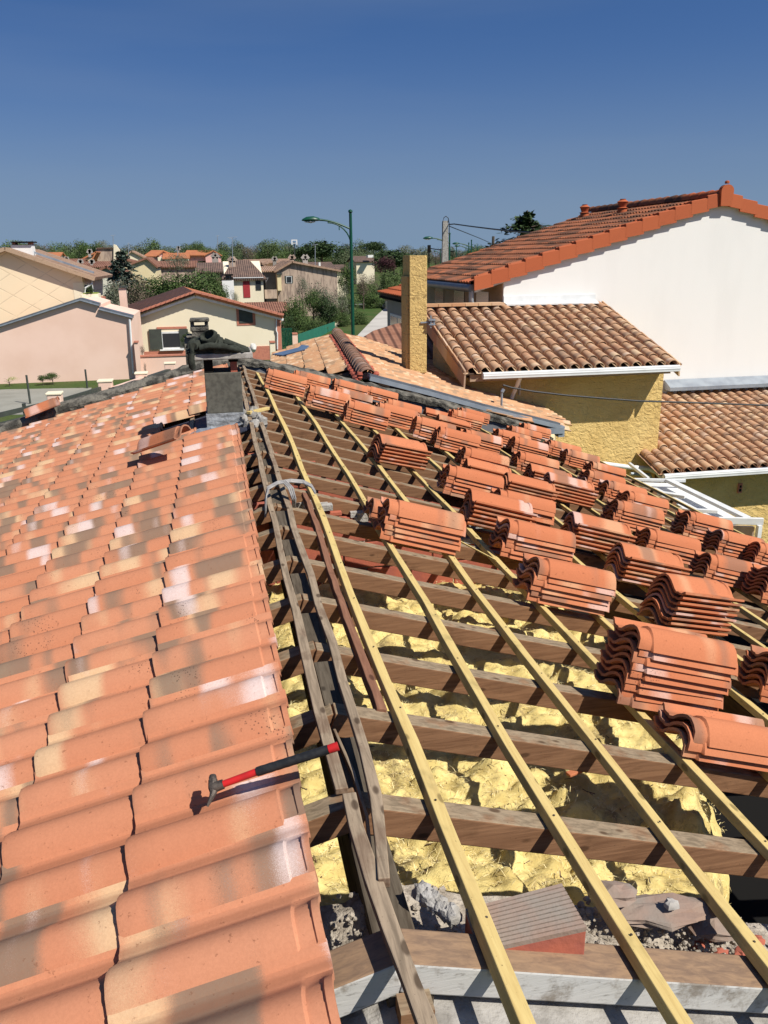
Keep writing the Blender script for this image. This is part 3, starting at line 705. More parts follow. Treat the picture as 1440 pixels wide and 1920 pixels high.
ZS = zt + .053
# the coat on the cap
coat = thing('coat', ((s0.x + s1.x) / 2, CY + .15, ZS), 'crumpled dark green work jacket thrown over the chimney cap', 'jacket')
sil = [(350, 652), (356, 640), (366, 634), (378, 630), (392, 624), (402, 622), (412, 628), (420, 636), (430, 641), (440, 642), (450, 649), (460, 655), (468, 660)]
def sh(u):
    for (a, va), (c, vc) in zip(sil, sil[1:]):
        if a <= u <= c: return va + (vc - va) * (u - a) / (c - a)
    return 661
b = MB(); nx, ny = 84, 44; vs = []; fs = []
for i in range(nx + 1):
    u = 351 + 116 * i / nx; P = atY(u, 661, CY + .12); H = max(.004, atY(u, sh(u), CY + .12).z - ZS)
    for j in range(ny + 1):
        t = j / ny; th = math.pi * t; yy = CY + .15 - .20 * math.cos(th) * (1 + .15 * noise.noise(Vector((P.x * 9, 0, 1))))
        z = H * (math.sin(th) ** .6)
        q = Vector((P.x * 16, yy * 13, z * 9)); wv = abs(noise.noise(q)) * 1.2 + .5 * abs(noise.noise(q * 2.3)) 
        z2 = ZS + max(.0, z - .05 * wv * (H / .15)); yy += .035 * noise.noise(q * 1.3 + Vector((9, 2, 1)))
        vs.append((P.x + .012 * noise.noise(q * 2), yy, z2))
for i in range(nx):
    for j in range(ny): a = i * (ny + 1) + j; fs.append((a, a + 1, a + ny + 2, a + ny + 1))
b.add(vs, fs); o = obj('coat_body', b, M['cloth'], coat, smooth=True); s_ = o.modifiers.new('s', 'SOLIDIFY'); s_.thickness = .006
# hood: open ring of cloth
hc = atY(388, 629, CY - .02); b = MB(); vs = []; fs = []; ns = 28; rr = [(.062, 0, 0), (.071, .006, -.004), (.078, .012, -.02), (.07, .02, -.05), (.045, .02, -.06), (.06, .005, -.012), (.052, -.002, -.04)]
seq = [(.080, -.050), (.088, -.02), (.078, .004), (.068, .006), (.058, -.012), (.046, -.045), (.02, -.06)]
tilt = Matrix.Rotation(R(38), 3, 'X') @ Matrix.Rotation(R(-22), 3, 'Y')
for (r_, z_) in seq:
    for k in range(ns):
        a = 2 * math.pi * k / ns; rn_ = r_ * .86 * (1 + .12 * math.sin(3 * a + 1) + .06 * noise.noise(Vector((math.cos(a) * 2, math.sin(a) * 2, r_ * 20))))
        vs.append(hc + tilt @ Vector((rn_ * math.cos(a) * 1.05, rn_ * math.sin(a) * .85, z_ + .01 * math.sin(2 * a))))
for i in range(len(seq) - 1):
    for k in range(ns): fs.append((i * ns + k, i * ns + (k + 1) % ns, (i + 1) * ns + (k + 1) % ns, (i + 1) * ns + k))
fs.append(tuple(range((len(seq) - 1) * ns, len(seq) * ns)))
b.add(vs, fs); obj('hood', b, M['cloth'], coat, smooth=True)
# sleeve hanging at the left and sleeve rolls lying on the slab
def cloth_tube(name, pts, rs, seg=18):
    b = MB(); b.tube(pts, rs, seg); b.v = [v + Vector((1, 1, 1)) * (.010 * noise.noise(v * 22) + .006 * noise.noise(v * 55)) for v in b.v]; obj(name, b, M['cloth'], coat, smooth=True)
yy = CY - .09
cloth_tube('sleeve', [atY(372, 645, yy + .08), atY(362, 650, yy), atY(358, 662, yy - .01), atY(358, 674, yy - .01), atY(361, 686, yy), atY(363, 693, yy)], [.034, .038, .032, .030, .027, .016])
cloth_tube('sleeve', [atY(376, 652, yy + .02), atY(395, 648, yy), atY(420, 650, yy), atY(445, 656, yy + .03), atY(462, 658, yy + .08)], [.025, .030, .026, .020, .012])
cloth_tube('sleeve', [atY(420, 640, yy + .16), atY(440, 648, yy + .15), atY(458, 654, yy + .15), atY(467, 657, yy + .16)], [.034, .028, .024, .016])
# ------------------------------------------------------------------ stacked tiles on the right slope
STK = [(1,'N',(1204,1219),(1388,1258),9),(2,'N',(1301,1396),(0,0),3),(3,'R',(1280,1120),(1427,1113),8),(5,'N',(1010,1077),(1151,1111),6),(6,'N',(957,1000),(1084,1033),6),
(7,'R',(1086,989),(1208,1009),6),(8,'R',(1182,1053),(1314,1082),6),(9,'R',(891,947),(1015,963),6),(10,'N',(940,938),(1062,975),5),(11,'N',(731,964),(868,996),6),(12,'N',(697,960),(0,0),3),
(13,'N',(844,891),(940,920),6),(15,'R',(721,837),(817,828),6),(16,'N',(502,702),(571,717),6),(17,'N',(553,704),(619,720),5),(18,'N',(582,735),(0,0),6),(19,'N',(653,763),(728,784),6),
(20,'N',(710,766),(0,0),6),(21,'N',(628,720),(693,738),4),(211,'N',(688,733),(728,742),3),(22,'N',(632,738),(703,760),3),(23,'N',(727,758),(792,771),3),(24,'N',(782,793),(855,810),6),
(25,'N',(824,813),(905,840),6),(26,'N',(875,817),(951,846),5),(27,'R',(802,777),(873,792),2),(28,'R',(827,790),(893,805),2),(29,'N',(850,777),(912,797),4),(30,'N',(865,773),(925,783),3),
(31,'N',(960,808),(1020,823),4),(32,'N',(936,815),(0,0),4),(33,'N',(967,830),(1035,848),5),(34,'N',(983,802),(1042,827),3),(35,'N',(1032,835),(1098,850),4),(36,'N',(1065,853),(1140,878),4),
(37,'N',(975,860),(1055,878),5),(39,'N',(872,853),(948,870),5),(40,'R',(881,878),(983,893),2),(41,'R',(957,908),(1072,932),3),(42,'R',(1002,888),(1100,902),3),(43,'R',(1038,907),(1138,928),6),
(44,'N',(1160,955),(1252,976),6),(45,'N',(1142,915),(0,0),4),(46,'N',(1181,936),(1265,957),4),(47,'N',(1112,877),(1186,897),3),(48,'N',(1105,894),(0,0),3),(49,'N',(1295,975),(1381,990),7),
(50,'N',(1357,1012),(1440,1030),6),(51,'N',(1426,1035),(0,0),6),(52,'N',(1221,1012),(1321,1032),5),(53,'N',(1335,1060),(1443,1082),5),(54,'N',(1450,1087),(0,0),7),(4,'N',(1452,1262),(0,0),6)]
PITCH_T = .0295; BT = .034
YAWS = {3: 13, 15: 17, 8: 2, 54: 4, 4: -6, 50: 3}
placed = []
for sid, ty, Lp, Rp, n in STK:
    if n < 5 and sid not in (2, 12, 27, 28, 40): n += 1
    o_ = BT + .014 + PITCH_T * (n - 1)
    n3 = Vector((T, 0, 1)); P = atPL(Lp[0], Lp[1], (0, 0, o_ * ST), n3)
    if P.y > coping_y(P.x) - .42: P = atPL(Lp[0], Lp[1], (0, coping_y(P.x) - .42, 0), (0, 1, 0))
    s = P.dot(RD); y = P.y; off = P.dot(RN) - o_
    placed.append([sid, ty, s, y, n, off])
rows = sorted(placed, key=lambda t: -px(Vector((t[2] / ST, t[3], -t[2] * T / ST)))[1])
bands = [(2.0, 3.2, 'nearest row'), (3.2, 4.95, 'second nearest row'), (4.95, 6.05, 'third nearest row'), (6.05, 7.2, 'fourth nearest row'), (7.2, 8.35, 'fifth nearest row'), (8.35, 9.5, 'fourth farthest row'), (9.5, 10.3, 'third farthest row'), (10.3, 10.9, 'second farthest row'), (10.9, 30, 'farthest row by the coping')]
ORD = ['first', 'second', 'third', 'fourth', 'fifth', 'sixth', 'seventh', 'eighth', 'ninth', 'tenth', 'eleventh', 'twelfth']
for lo, hi, nm in bands:
    rr = sorted([t for t in placed if lo <= t[3] < hi], key=lambda t: t[2])
    for i, t in enumerate(rr): t.append((nm, i, len(rr)))
ntile = 0
for sid, ty, s, y, n, off, (nm, idx, cnt) in placed:
    yaw0 = R(YAWS.get(sid, 0) + random.uniform(-1.2, 1.2))
    place_txt = ('only stack' if cnt == 1 else 'leftmost stack' if idx == 0 else 'rightmost stack' if idx == cnt - 1 else ORD[idx] + ' stack from left')
    for i in range(n):
        a = yaw0 + R(random.uniform(-.9, .9)); X = RD * math.cos(a) + Vector((0, 1, 0)) * math.sin(a); Yv = RN.cross(X).normalized()
        js = random.uniform(-.010, .010); jy = random.uniform(-.004, .004)
        lean = -.0015 * (n - 1 - i)  # piles lean a little uphill at the bottom
        if ty == 'N':
            o = RD * (s + js + lean) + Vector((0, y + jy, 0)) + RN * (BT + .014 + off * 0 + max(off, 0) + PITCH_T * i); Mx = frame(o, X, Yv, RN)
        else:   # turned end for end: barrel away from the camera
            o = RD * (s + js + lean) + Vector((0, y + jy, 0)) + RN * (BT + .014 + max(off, 0) + PITCH_T * i) + X * .45 + Yv * .237; Mx = frame(o, -X, -Yv, RN)
        q = place(ME_STACK, 'clay_tile', Mx)
        k = n - 1 - i
        pos = 'top' if k == 0 else 'bottom' if i == 0 else ORD[k] + ' from top'
        tt = 'turned clay tile' if ty == 'R' else 'clay tile'
        props(q, '%s, %s, %s, %s' % (tt, pos, place_txt, nm), 'tile', 'loose clay tiles stacked on the battens')
        ntile += 1
print('stack tiles', ntile, 'laid', len(laid))
# ------------------------------------------------------------------ loose things
# loose tile lying crooked on the finished slope
a = R(-17); P = atPL(268, 838, (0, 0, .20), (-TL, 0, 1)); Q = atPL(362, 806, (0, 0, .26), (-TL, 0, 1))
X = (Q - P); X.z += .0; X.normalize(); Z = (LN + Vector((0, -.1, 0))).normalized(); Yv = Z.cross(X).normalized(); Z = X.cross(Yv)
q = place(ME_STACK, 'clay_tile', frame(Q + Z * .012, -X, -Yv, Z)); 
props(q, 'single loose terracotta tile lying askew on the tiled slope left of the chimney', 'tile')
X = Vector((-1, 0, -.27)).normalized()
P0 = cop_pt(112, 752); Z = Vector((-.2, -.3, 1)).normalized(); X = (cop_pt(46, 778) - P0).normalized(); Yv = Z.cross(X).normalized(); Z = X.cross(Yv)
q = place(ME_STACK, 'clay_tile', frame(P0 + Vector((0, .02, .03)), X, Yv, Z)); props(q, 'single terracotta tile resting on the dark coping at far left', 'tile')
# hammer
HP = [atPL(u, v, (0, 0, .147 + .008 * (i > 1)), (-TL, 0, 1)) for i, (u, v) in enumerate(((408, 1474), (482, 1447), (616, 1405), (634, 1399)))]
ham = thing('hammer', HP[0], 'roofing hammer with red shaft and black grip lying on the tiles', 'hammer')
b = MB(); b.tube([HP[0], HP[1]], [.009, .010], 14); obj('shaft', b, M['redpaint'], ham, smooth=True)
b = MB(); pts = [HP[1].lerp(HP[2], i / 16) for i in range(17)]; b.tube(pts, [.0122 + (.0006 if i % 2 else 0) for i in range(17)], 14); obj('grip', b, M['black'], ham, smooth=True)
b = MB(); b.tube([HP[2], HP[2].lerp(HP[3], .3), HP[3]], [.0115, .0122, .0122], 14); obj('shaft_end', b, M['redpaint'], ham, smooth=True)
d = (HP[0] - HP[1]).normalized(); sd = Vector((0, -1, -.25)).normalized(); upv = Vector((0, .0, 1))
b = MB(); c0 = HP[0] + d * .012
b.tube([c0 - d * .028, c0 + d * .006], [.013, .015], 10)
b.tube([c0 + sd * -.02 + upv * .006, c0, c0 + sd * .012 - upv * .004, c0 + sd * .022 - upv * .008 + d * .006, c0 + sd * .034 - upv * .018 + d * .018], [.012, .013, .010, .007, .003], 8)
b.tube([c0 - sd * .018 + upv * .006, c0 - sd * .026 + upv * .008 , c0 - sd * .031 + upv * .009], [.010, .0105, .009], 10)
obj('hammer_head', b, M['steel'], ham, smooth=True)
# strap of grey cable over ridge laths
st_ = thing('cable_bundle', (.05, 5.1, .05), 'loop of grey cables slung over the ridge laths', 'cable')
for i in range(6):
    dy = i * .012; pts = [(498, 965), (498, 935), (503, 913), (520, 903), (545, 899), (568, 901), (584, 909), (591, 921)]
    P = [atPL(u + random.uniform(-1, 1), v + i * .9, (0, 0, .07 + (.05 if 1 < k_ < 6 else 0) - (.10 if k_ == 0 else 0)), (0, 0, 1)) if k_ < 4 else atPL(u, v + i * .9, (0, 0, .085), (T * .6, 0, 1)) for k_, (u, v) in enumerate(pts)]
    PP = []
    for a_, c_ in zip(P, P[1:]): PP += [a_, a_.lerp(c_, .5)]
    PP.append(P[-1]); b = MB(); b.tube(PP, .0055, 6); obj('cable', b, M['cable'], st_, smooth=True)
for i in range(3):
    P = [atPL(u, v, (0, 0, z), (0, 0, 1)) for (u, v, z) in ((528 + i * 4, 902, .10), (541 + i * 4, 915, .08), (548 + i * 3, 935, .03), (550 + i * 2, 955, -.05))]
    b = MB(); b.tube(P, .006, 6); obj('cable', b, M['cable'], st_, smooth=True)
# yellow offcut across the ridge by the chimney and thin pale stick
b = MB(); A = atPL(466, 777, (0, 0, .05), (0, 0, 1)); B_ = atPL(502, 768, (0, 0, .045), (0, 0, 1)); b.beam(A, B_, .045, .025); obj('batten_offcut', b, M['batten_x'], bevel=.003, label='short yellow batten offcut laid across the ridge beside the chimney', cat='wood offcut')
b = MB(); A = atPL(862, 1016, (0, 0, .05), (T, 0, 1)); B_ = atPL(930, 1052, (0, 0, .03), (T, 0, 1)); b.beam(A, B_, .008, .008); obj('thin_stick', b, M['batten_x'], label='thin pale stick bridging two battens behind the nearest small stack', cat='stick')
# hollow brick on the wall head
bt = [atZ(*p, -.07) for p in ((893, 1700), (1060, 1652), (1100, 1738), (905, 1790))]
bt = [atZ(872, 1702, -.045), atZ(1052, 1654, -.035), atZ(1100, 1738, -.06), atZ(900, 1782, -.07)]
br = thing('hollow_brick', (.3, 1.5, -.15), 'dusty ribbed hollow brick lying on the wall head under the battens', 'brick')
b = MB(); ng = 11
for i in range(ng):
    t0 = i / ng; t1 = (i + .72) / ng; a0 = bt[3].lerp(bt[0], t0); a1 = bt[3].lerp(bt[0], t1); c0_ = bt[2].lerp(bt[1], t0); c1_ = bt[2].lerp(bt[1], t1); dn = Vector((0, 0, -.012))
    b.hexa([a0 + dn, c0_ + dn, c1_ + dn, a1 + dn, a0, c0_, c1_, a1])
obj('rib', b, M['brick_dust'], br, kind='stuff')
b = MB(); dn = Vector((0, 0, -.0095)); dd = Vector((0, 0, -.10)); b.hexa([bt[3] + dd, bt[2] + dd, bt[1] + dd, bt[0] + dd, bt[3] + dn, bt[2] + dn, bt[1] + dn, bt[0] + dn]); obj('body', b, M['brick'], br, bevel=.003)
# mortar lump, rubble and broken brick on the wall head
b = MB(); 
for i in range(6): t_ = i / 5; lumpy(b, (.10 + .05 * t_, 1.53 - .07 * t_, -.055 - .01 * t_), (.022, .026, .022), i * 2.3)
obj('mortar_lump', b, M['mortar'], smooth=True, label='rough grey lump of mortar beside the hollow brick', cat='mortar')
b = MB(); lumpy(b, (-.20, 1.55, -.09), (.028, .05, .05), 8.1); obj('mortar_lump', b, M['conc2'], smooth=True, label='dark mortar lump on the wall at the tile edge left of the ridge', cat='mortar')
b = MB(); random.seed(11)
for i in range(900):
    x = random.choice([random.uniform(-.28, .2), random.uniform(.4, 1.5), random.uniform(.52, 1.0), random.uniform(.52, 1.0)]); y = random.uniform(1.42, 1.66); r_ = random.choice([.002, .003, .004, .006, .009])
    r_ *= random.uniform(.7, 1.3); lumpy(b, (x, y, -T * abs(x) - .125 + r_ * .4 + (max(0, .055 - abs(x - .75) * .2) * random.random() if x > .5 else 0)), (r_, r_ * random.uniform(.7, 1.2), r_ * .7), i * 1.7, n=4)
obj('rubble', b, M['rubble'], kind='stuff', label='mortar crumbs and grit on the wall head', cat='rubble')
b = MB()
for i in range(26):
    x = random.uniform(.84, 1.25); y = random.uniform(1.45, 1.58); r_ = random.uniform(.008, .022); lumpy(b, (x, y, -T * x - .115), (r_, r_ * .8, r_ * .45), i * 5.7, n=4)
obj('brick_shards', b, M['brick'], kind='stuff', label='red brick shards on the wall head at the right', cat='rubble')
b = MB(); lumpy(b, (.74, 1.56, -.262), (.15, .055, .020), 4.4, n=9); lumpy(b, (.62, 1.585, -.222), (.07, .04, .022), 2.4, n=7); lumpy(b, (.90, 1.55, -.315), (.08, .05, .022), 7.4, n=7); b.v = [Vector((v.x, v.y, v.z - .12 * (v.x - .74))) for v in b.v]
obj('brick_slab', b, M['brick_dust'], bevel=.006, label='broken flat brick covered in dust right of the hollow brick', cat='brick')
b = MB(); lumpy(b, (.76, 1.54, -.225), (.018, .018, .014), 3.3, n=5); obj('stone', b, M['slab'], smooth=True, label='small grey stone on the broken flat brick', cat='stone')
# red shard and loose bits on the glass wool
p = atZ(1092, 1466, -.68); b = MB(); b.beam(p + Vector((-.07, -.01, .045)), p + Vector((.07, .03, .05)), .03, .012); obj('tile_shard', b, M['stack'], bevel=.003, label='orange tile splinter lying on the yellow glass wool', cat='shard')
p = atPL(1130, 1425, (0, 0, 0), (T, 0, 1))
# =================================================================== NEIGHBOURING ROOFS
def half_barrel(b, o, X, Yv, Z, ln, r0, r1, th=.012, seg=7, uvrnd=None):
    vs = []; uv = []; 
    for sd in (0, 1):
        for (x, r_) in ((0, r0), (ln, r1)):
            for k in range(seg + 1):
                a = math.pi * k / seg; rr = r_ - sd * th; vs.append(o + X * x + Yv * (-rr * math.cos(a)) + Z * (rr * math.sin(a) * .85)); uv.append((x / ln, k / seg))
    n = seg + 1; fs = []
    for k in range(seg): fs += [(k, k + n, k + n + 1, k + 1), (2 * n + k, 2 * n + k + 1, 3 * n + k + 1, 3 * n + k), (k, k + 1, 2 * n + k + 1, 2 * n + k), (n + k, 3 * n + k, 3 * n + k + 1, n + k + 1)]
    b.add(vs, fs, uv)
b = MB(); half_barrel(b, Vector((0, 0, 0)), Vector((1, 0, 0)), Vector((0, 1, 0)), Vector((0, 0, 1)), .42, .082, .100, seg=8)
ME_CANAL = b.mesh('roof_tile', M['canal'], True)
def canal_roof(parent, E0, E1, up, nrow, ncol, gauge, lift=0.0, verge=None):
    """barrel tiles in columns from the eave E0-E1 up the slope vector"""
    e = (E1 - E0); wd = e.length / ncol; e.normalize(); U = up.normalized(); N = U.cross(e) if U.cross(e).z > 0 else e.cross(U); N.normalize()
    ln = up.length
    # bed
    b = MB(); P = [E0 - N * .03, E1 - N * .03, E1 + up - N * .03, E0 + up - N * .03]; b.hexa([p - N * .02 for p in P] + P); obj('roof_bed', b, M['darkwood'], parent)
    for c in range(ncol):
        for r in range(nrow):
            o = E0 + e * (wd * (c + .5) + random.uniform(-.006, .006)) + U * (gauge * r + .42 + random.uniform(-.01, .01)) + N * (-.012 + .004 * (r % 2))
            X = (-U + N * .05 + e * random.uniform(-.012, .012)).normalized(); Yv = N.cross(X).normalized(); Z = X.cross(Yv)
            place(ME_CANAL, 'roof_tile', frame(o, X, Yv, Z), parent)
        # channel tiles between the barrels, one long strip per column
    b = MB()
    for c in range(ncol + 1):
        o = E0 + e * wd * c; vs = []; fs = []; uv = []
        for t_ in (-.02, ln + .02):
            for k in range(5):
                a = math.pi * k / 4; vs.append(o + U * t_ + e * (-.06 * math.cos(a)) + N * (.012 - .035 * math.sin(a))); uv.append((t_ / ln * 3, .5))
        for k in range(4): fs.append((k, k + 1, k + 6, k + 5))
        b.add(vs, fs, uv)
    obj('channel_tiles', b, M['canal'], parent, kind='stuff')
    return N, e, U
# --- white gable house
WY = 17.4
wh = thing('white_house', (10.7, WY + 5, GZ), 'tall white rendered gable house with orange and dark tiled roof', 'house')
pk = atY(1355, 376, WY); wl = atY(945, 519, WY); tr = (pk.z - wl.z) / (pk.x - wl.x)
xr = pk.x * 2 - wl.x
b = MB(); b.prism([(wl.x, WY, GZ), (xr, WY, GZ), (xr, WY, wl.z), (pk.x, WY, pk.z), (wl.x, WY, wl.z)], (0, .3, 0)); obj('gable_wall', b, M['whitewall'], wh)
b = MB(); b.box(wl.x + .3, xr - .3, WY + .3, WY + 8.6, GZ, wl.z - .1); obj('wall', b, M['greywall'], wh)
# recessed timber/loggia side wall at left under the eave
b = MB(); b.box(wl.x - .02, wl.x + .28, WY + .05, WY + 8.6, GZ, wl.z - .12); sw = obj('side_wall', b, M['fascia'], wh)
for i in range(4):
    b = MB(); y0_ = WY + .9 + i * 1.9; b.box(wl.x - .035, wl.x + .02, y0_, y0_ + .9, wl.z - 1.5, wl.z - .35); obj('window', b, M['glass'], sw)
BACK = 24.0; FR = WY - .10
ex = atY(893, 541, FR); exl = ex.x; ez = ex.z + .1
def wroof(x): return pk.z + .14 - abs(x - pk.x) * tr
eav = pk.x - exl; xl_, xr_ = exl, pk.x + eav
for sg, nmr in ((-1, 'l'), (1, 'r')):
    b = MB(); x_e = pk.x + sg * eav
    P = [Vector((pk.x, FR + .25, wroof(pk.x) - .1)), Vector((x_e, FR + .25, wroof(x_e) - .1)), Vector((x_e, BACK, wroof(x_e) - .1)), Vector((pk.x, BACK, wroof(pk.x) - .1))]
    if sg < 0: P = [P[1], P[0], P[3], P[2]]
    b.hexa([p - Vector((0, 0, .1)) for p in P] + P); obj('roof_deck', b, M['darkwood'], wh)
# corrugated interlocking tiles: courses with stepped edges
def tile_field(parent, P0, down, along, nrow, ncol, mat, amp=.035, step=.035, name='tile_course', skip=None):
    D_ = down / nrow; N = along.cross(down).normalized(); N = N if N.z > 0 else -N; A = along / ncol
    for r in range(nrow):
        b = MB(); vs = []; fs = []; uv = []; per = 6
        for t_ in (0, 1):
            for c in range(ncol * per + 1):
                ph = 2 * math.pi * c / per; z = amp * .5 * (1 + math.sin(ph)) ; 
                vs.append(P0 + D_ * (r + t_ * 1.12) + A * (c / per) + N * (z + step * t_ + .01)); uv.append((t_, c / per * .5))
        m_ = ncol * per + 1
        for c in range(ncol * per): fs.append((c, c + 1, c + 1 + m_, c + m_))
        base = len(vs)
        for c in range(m_): vs.append(vs[m_ + c] - N * (step * 1.0 + .012)); uv.append((1, c / per * .5))
        for c in range(ncol * per): fs.append((m_ + c, m_ + c + 1, base + c + 1, base + c))
        b.add(vs, fs, uv); o = obj(name, b, mat, parent)
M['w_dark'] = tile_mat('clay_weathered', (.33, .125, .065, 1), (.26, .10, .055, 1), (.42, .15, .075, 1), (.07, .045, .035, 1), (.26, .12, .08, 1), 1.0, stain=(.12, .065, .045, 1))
M['w_orange'] = tile_mat('clay_bright', (.45, .125, .055, 1), (.41, .11, .05, 1), (.48, .15, .07, 1), (.33, .09, .045, 1), (.48, .16, .08, 1), .5)
dn = Vector((-eav, 0, -eav * tr)); P0 = Vector((pk.x, FR + 1.05, wroof(pk.x) - .085))
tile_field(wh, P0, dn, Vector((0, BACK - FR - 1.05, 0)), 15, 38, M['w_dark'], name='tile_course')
P0b = Vector((pk.x, FR + .22, wroof(pk.x) - .083))
tile_field(wh, P0b, dn, Vector((0, .83, 0)), 15, 4, M['w_orange'], name='tile_course')
tile_field(wh, Vector((pk.x, BACK, wroof(pk.x) - .085)), Vector((eav, 0, -eav * tr)), Vector((0, -(BACK - FR - .22), 0)), 15, 42, M['w_orange'], name='tile_course')
# verge tiles, each a separate block stepping up the rake
nv = 15
for sg in (-1, 1):
    for i in range(nv):
        a = i / nv; c_ = (i + 1.12) / nv; xa_, xb_ = pk.x + sg * eav * a, pk.x + sg * eav * min(c_, 1.01)
        za, zb_ = wroof(xa_), wroof(xb_); b = MB()
        Pa, Pb = Vector((xa_, 0, za - .012)), Vector((xb_, 0, zb_ + .045))
        prof = [(FR + .24, .02), (FR + .05, .045), (FR - .0, .03), (FR - .015, -.24), (FR + .03, -.24), (FR + .04, -.01), (FR + .24, -.02)]
        vs = [Vector((Pa.x, y, Pa.z + z)) for y, z in prof] + [Vector((Pb.x, y, Pb.z + z)) for y, z in prof]; n_ = len(prof)
        fs = [(k, (k + 1) % n_, (k + 1) % n_ + n_, k + n_) for k in range(n_)] + [tuple(range(n_ - 1, -1, -1)), tuple(range(n_, 2 * n_))]
        if sg > 0: fs = [f[::-1] for f in fs]
        b.add(vs, fs, [(.5, .5)] * (2 * n_)); obj('verge_tile', b, M['w_orange'], wh)
b = MB(); half = []
for i in range(24):
    b = MB(); y_ = FR + .1 + i * .38
    if y_ > BACK: break
    vs = []; fs = []; uv = []; 
    for (yy, r_) in ((y_, .125), (y_ + .05, .145), (y_ + .42, .115)):
        for k in range(9): a = math.pi * k / 8; vs.append(Vector((pk.x - r_ * math.cos(a), yy, wroof(pk.x) - .05 + r_ * 1.1 * math.sin(a)))); uv.append((.5, .5))
    for j_ in range(2):
        for k in range(8): fs.append((j_ * 9 + k, j_ * 9 + k + 1, j_ * 9 + k + 10, j_ * 9 + k + 9))
    b.add(vs, fs, uv); obj('ridge_tile', b, M['w_dark'] if i > 3 else M['w_orange'], wh, smooth=True)
b = MB(); q = [(-.13, -.26), (.13, -.26), (.15, .05)] + [(.15 * math.cos(a), .05 + .13 * math.sin(a)) for a in [math.pi * k / 10 for k in range(1, 10)]] + [(-.15, .05)]
b.prism([(pk.x + x, FR - .06, wroof(pk.x) + z) for x, z in q], (0, .12, 0)); b.uv = [(.5, .5)] * len(b.v); ce = obj('ridge_end', b, M['w_orange'], wh)
b = MB(); b.tube([(pk.x, FR, wroof(pk.x) + .20), (pk.x, FR, wroof(pk.x) + .24), (pk.x, FR, wroof(pk.x) + .26)], [.05, .05, .03], 10); obj('finial', b, M['w_orange'], wh)
for y_ in (21.0, 23.3):
    z_ = wroof(pk.x) + .02; x_ = pk.x - .55; z_ = wroof(x_)
    b = MB(); b.tube([(x_, y_, z_ - .05), (x_, y_, z_ + .05), (x_, y_, z_ + .07), (x_, y_, z_ + .09), (x_, y_, z_ + .20), (x_, y_, z_ + .22), (x_, y_, z_ + .27), (x_, y_, z_ + .29)], [.13, .12, .15, .09, .13, .15, .07, .08], 14); obj('roof_vent', b, M['w_orange'], wh, smooth=True)
# eave gutter and downpipe
b = MB(); gx = exl - .06; gz = wroof(exl) - .17; b.tube([(gx, FR + .1, gz), (gx, BACK, gz)], .085, 12); gt = obj('gutter', b, M['zincdark'], wh, smooth=True)
b = MB(); b.tube([(gx, FR + .15, gz - .05), (gx + .0, FR + .15, gz - .3), (gx + .25, FR + .25, gz - .45), (gx + .6, FR + .27, gz - .47)], .055, 10); obj('downpipe', b, M['zinc'], wh, smooth=True)
b = MB(); b.beam((exl, FR + .12, wroof(exl) - .26), (pk.x, FR + .12, wroof(pk.x) - .26), .03, .10); b.beam((pk.x, FR + .12, wroof(pk.x) - .26), (2 * pk.x - exl, FR + .12, wroof(exl) - .26), .03, .10)
obj('barge_board', b, M['white'], wh)
# --- yellow lean-to
ze = -.57; e0 = atZ(876, 706, ze); e1 = atZ(1272, 690, ze); e0 = Vector((4.10, 14.05, ze)); 
e1 = Vector((atY(1272, 690, 14.05).x, 14.05, ze)); e0.x = atY(873, 704, 14.05).x
ze = atY(1080, 695, 14.05).z + .04; e0.z = e1.z = ze
topz = atY(960, 572, WY).z; up = Vector((0, WY - 14.05, topz - ze))
yh = thing('yellow_extension', ((e0.x + e1.x) / 2, 15.7, GZ), 'yellow roughcast lean-to extension with aged barrel tile roof against the white house', 'building')
canal_roof(yh, e0, e1, up, 10, 17, (up.length - .12) / 10)
wx0, wx1 = e0.x + .28, atY(1244, 710, 14.6).x
def lz(y): return ze + (topz - ze) * (y - 14.05) / (WY - 14.05) - .14
b = MB(); b.prism([(wx0, 14.6, GZ), (wx0, 14.6, lz(14.6)), (wx0, WY - .02, lz(WY)), (wx0, WY - .02, GZ)], (wx1 - wx0, 0, 0)); obj('wall', b, M['yellow'], yh)
b = MB(); b.beam((e0.x + .1, 14.12, ze - .17), (e1.x - .12, 14.12, ze - .17), .03, .12); b.beam((e0.x + .1, 14.3, ze - .13), (e1.x - .1, 14.3, ze - .13), .36, .02); obj('fascia', b, M['fascia'], yh)
def gutter(x0, x1, y, z, parent, mat='white'):
    b = MB(); b.tube([(x0, y, z), (x1, y, z)], .062, 10); b.beam((x0, y - .045, z - .05), (x1, y - .045, z - .05), .02, .09); return obj('gutter', b, M[mat], parent)
gutter(e0.x + .30, e1.x - .02, 14.0, ze - .06, yh)
b = MB(); q = atY(967, 730, 14.3); b.tube([(q.x, 14.1, ze - .12), (q.x, 14.2, ze - .25), (q.x - .03, 14.42, ze - .55), (q.x - .03, 14.44, ze - 2)], .04, 8); obj('downpipe', b, M['white'], yh)
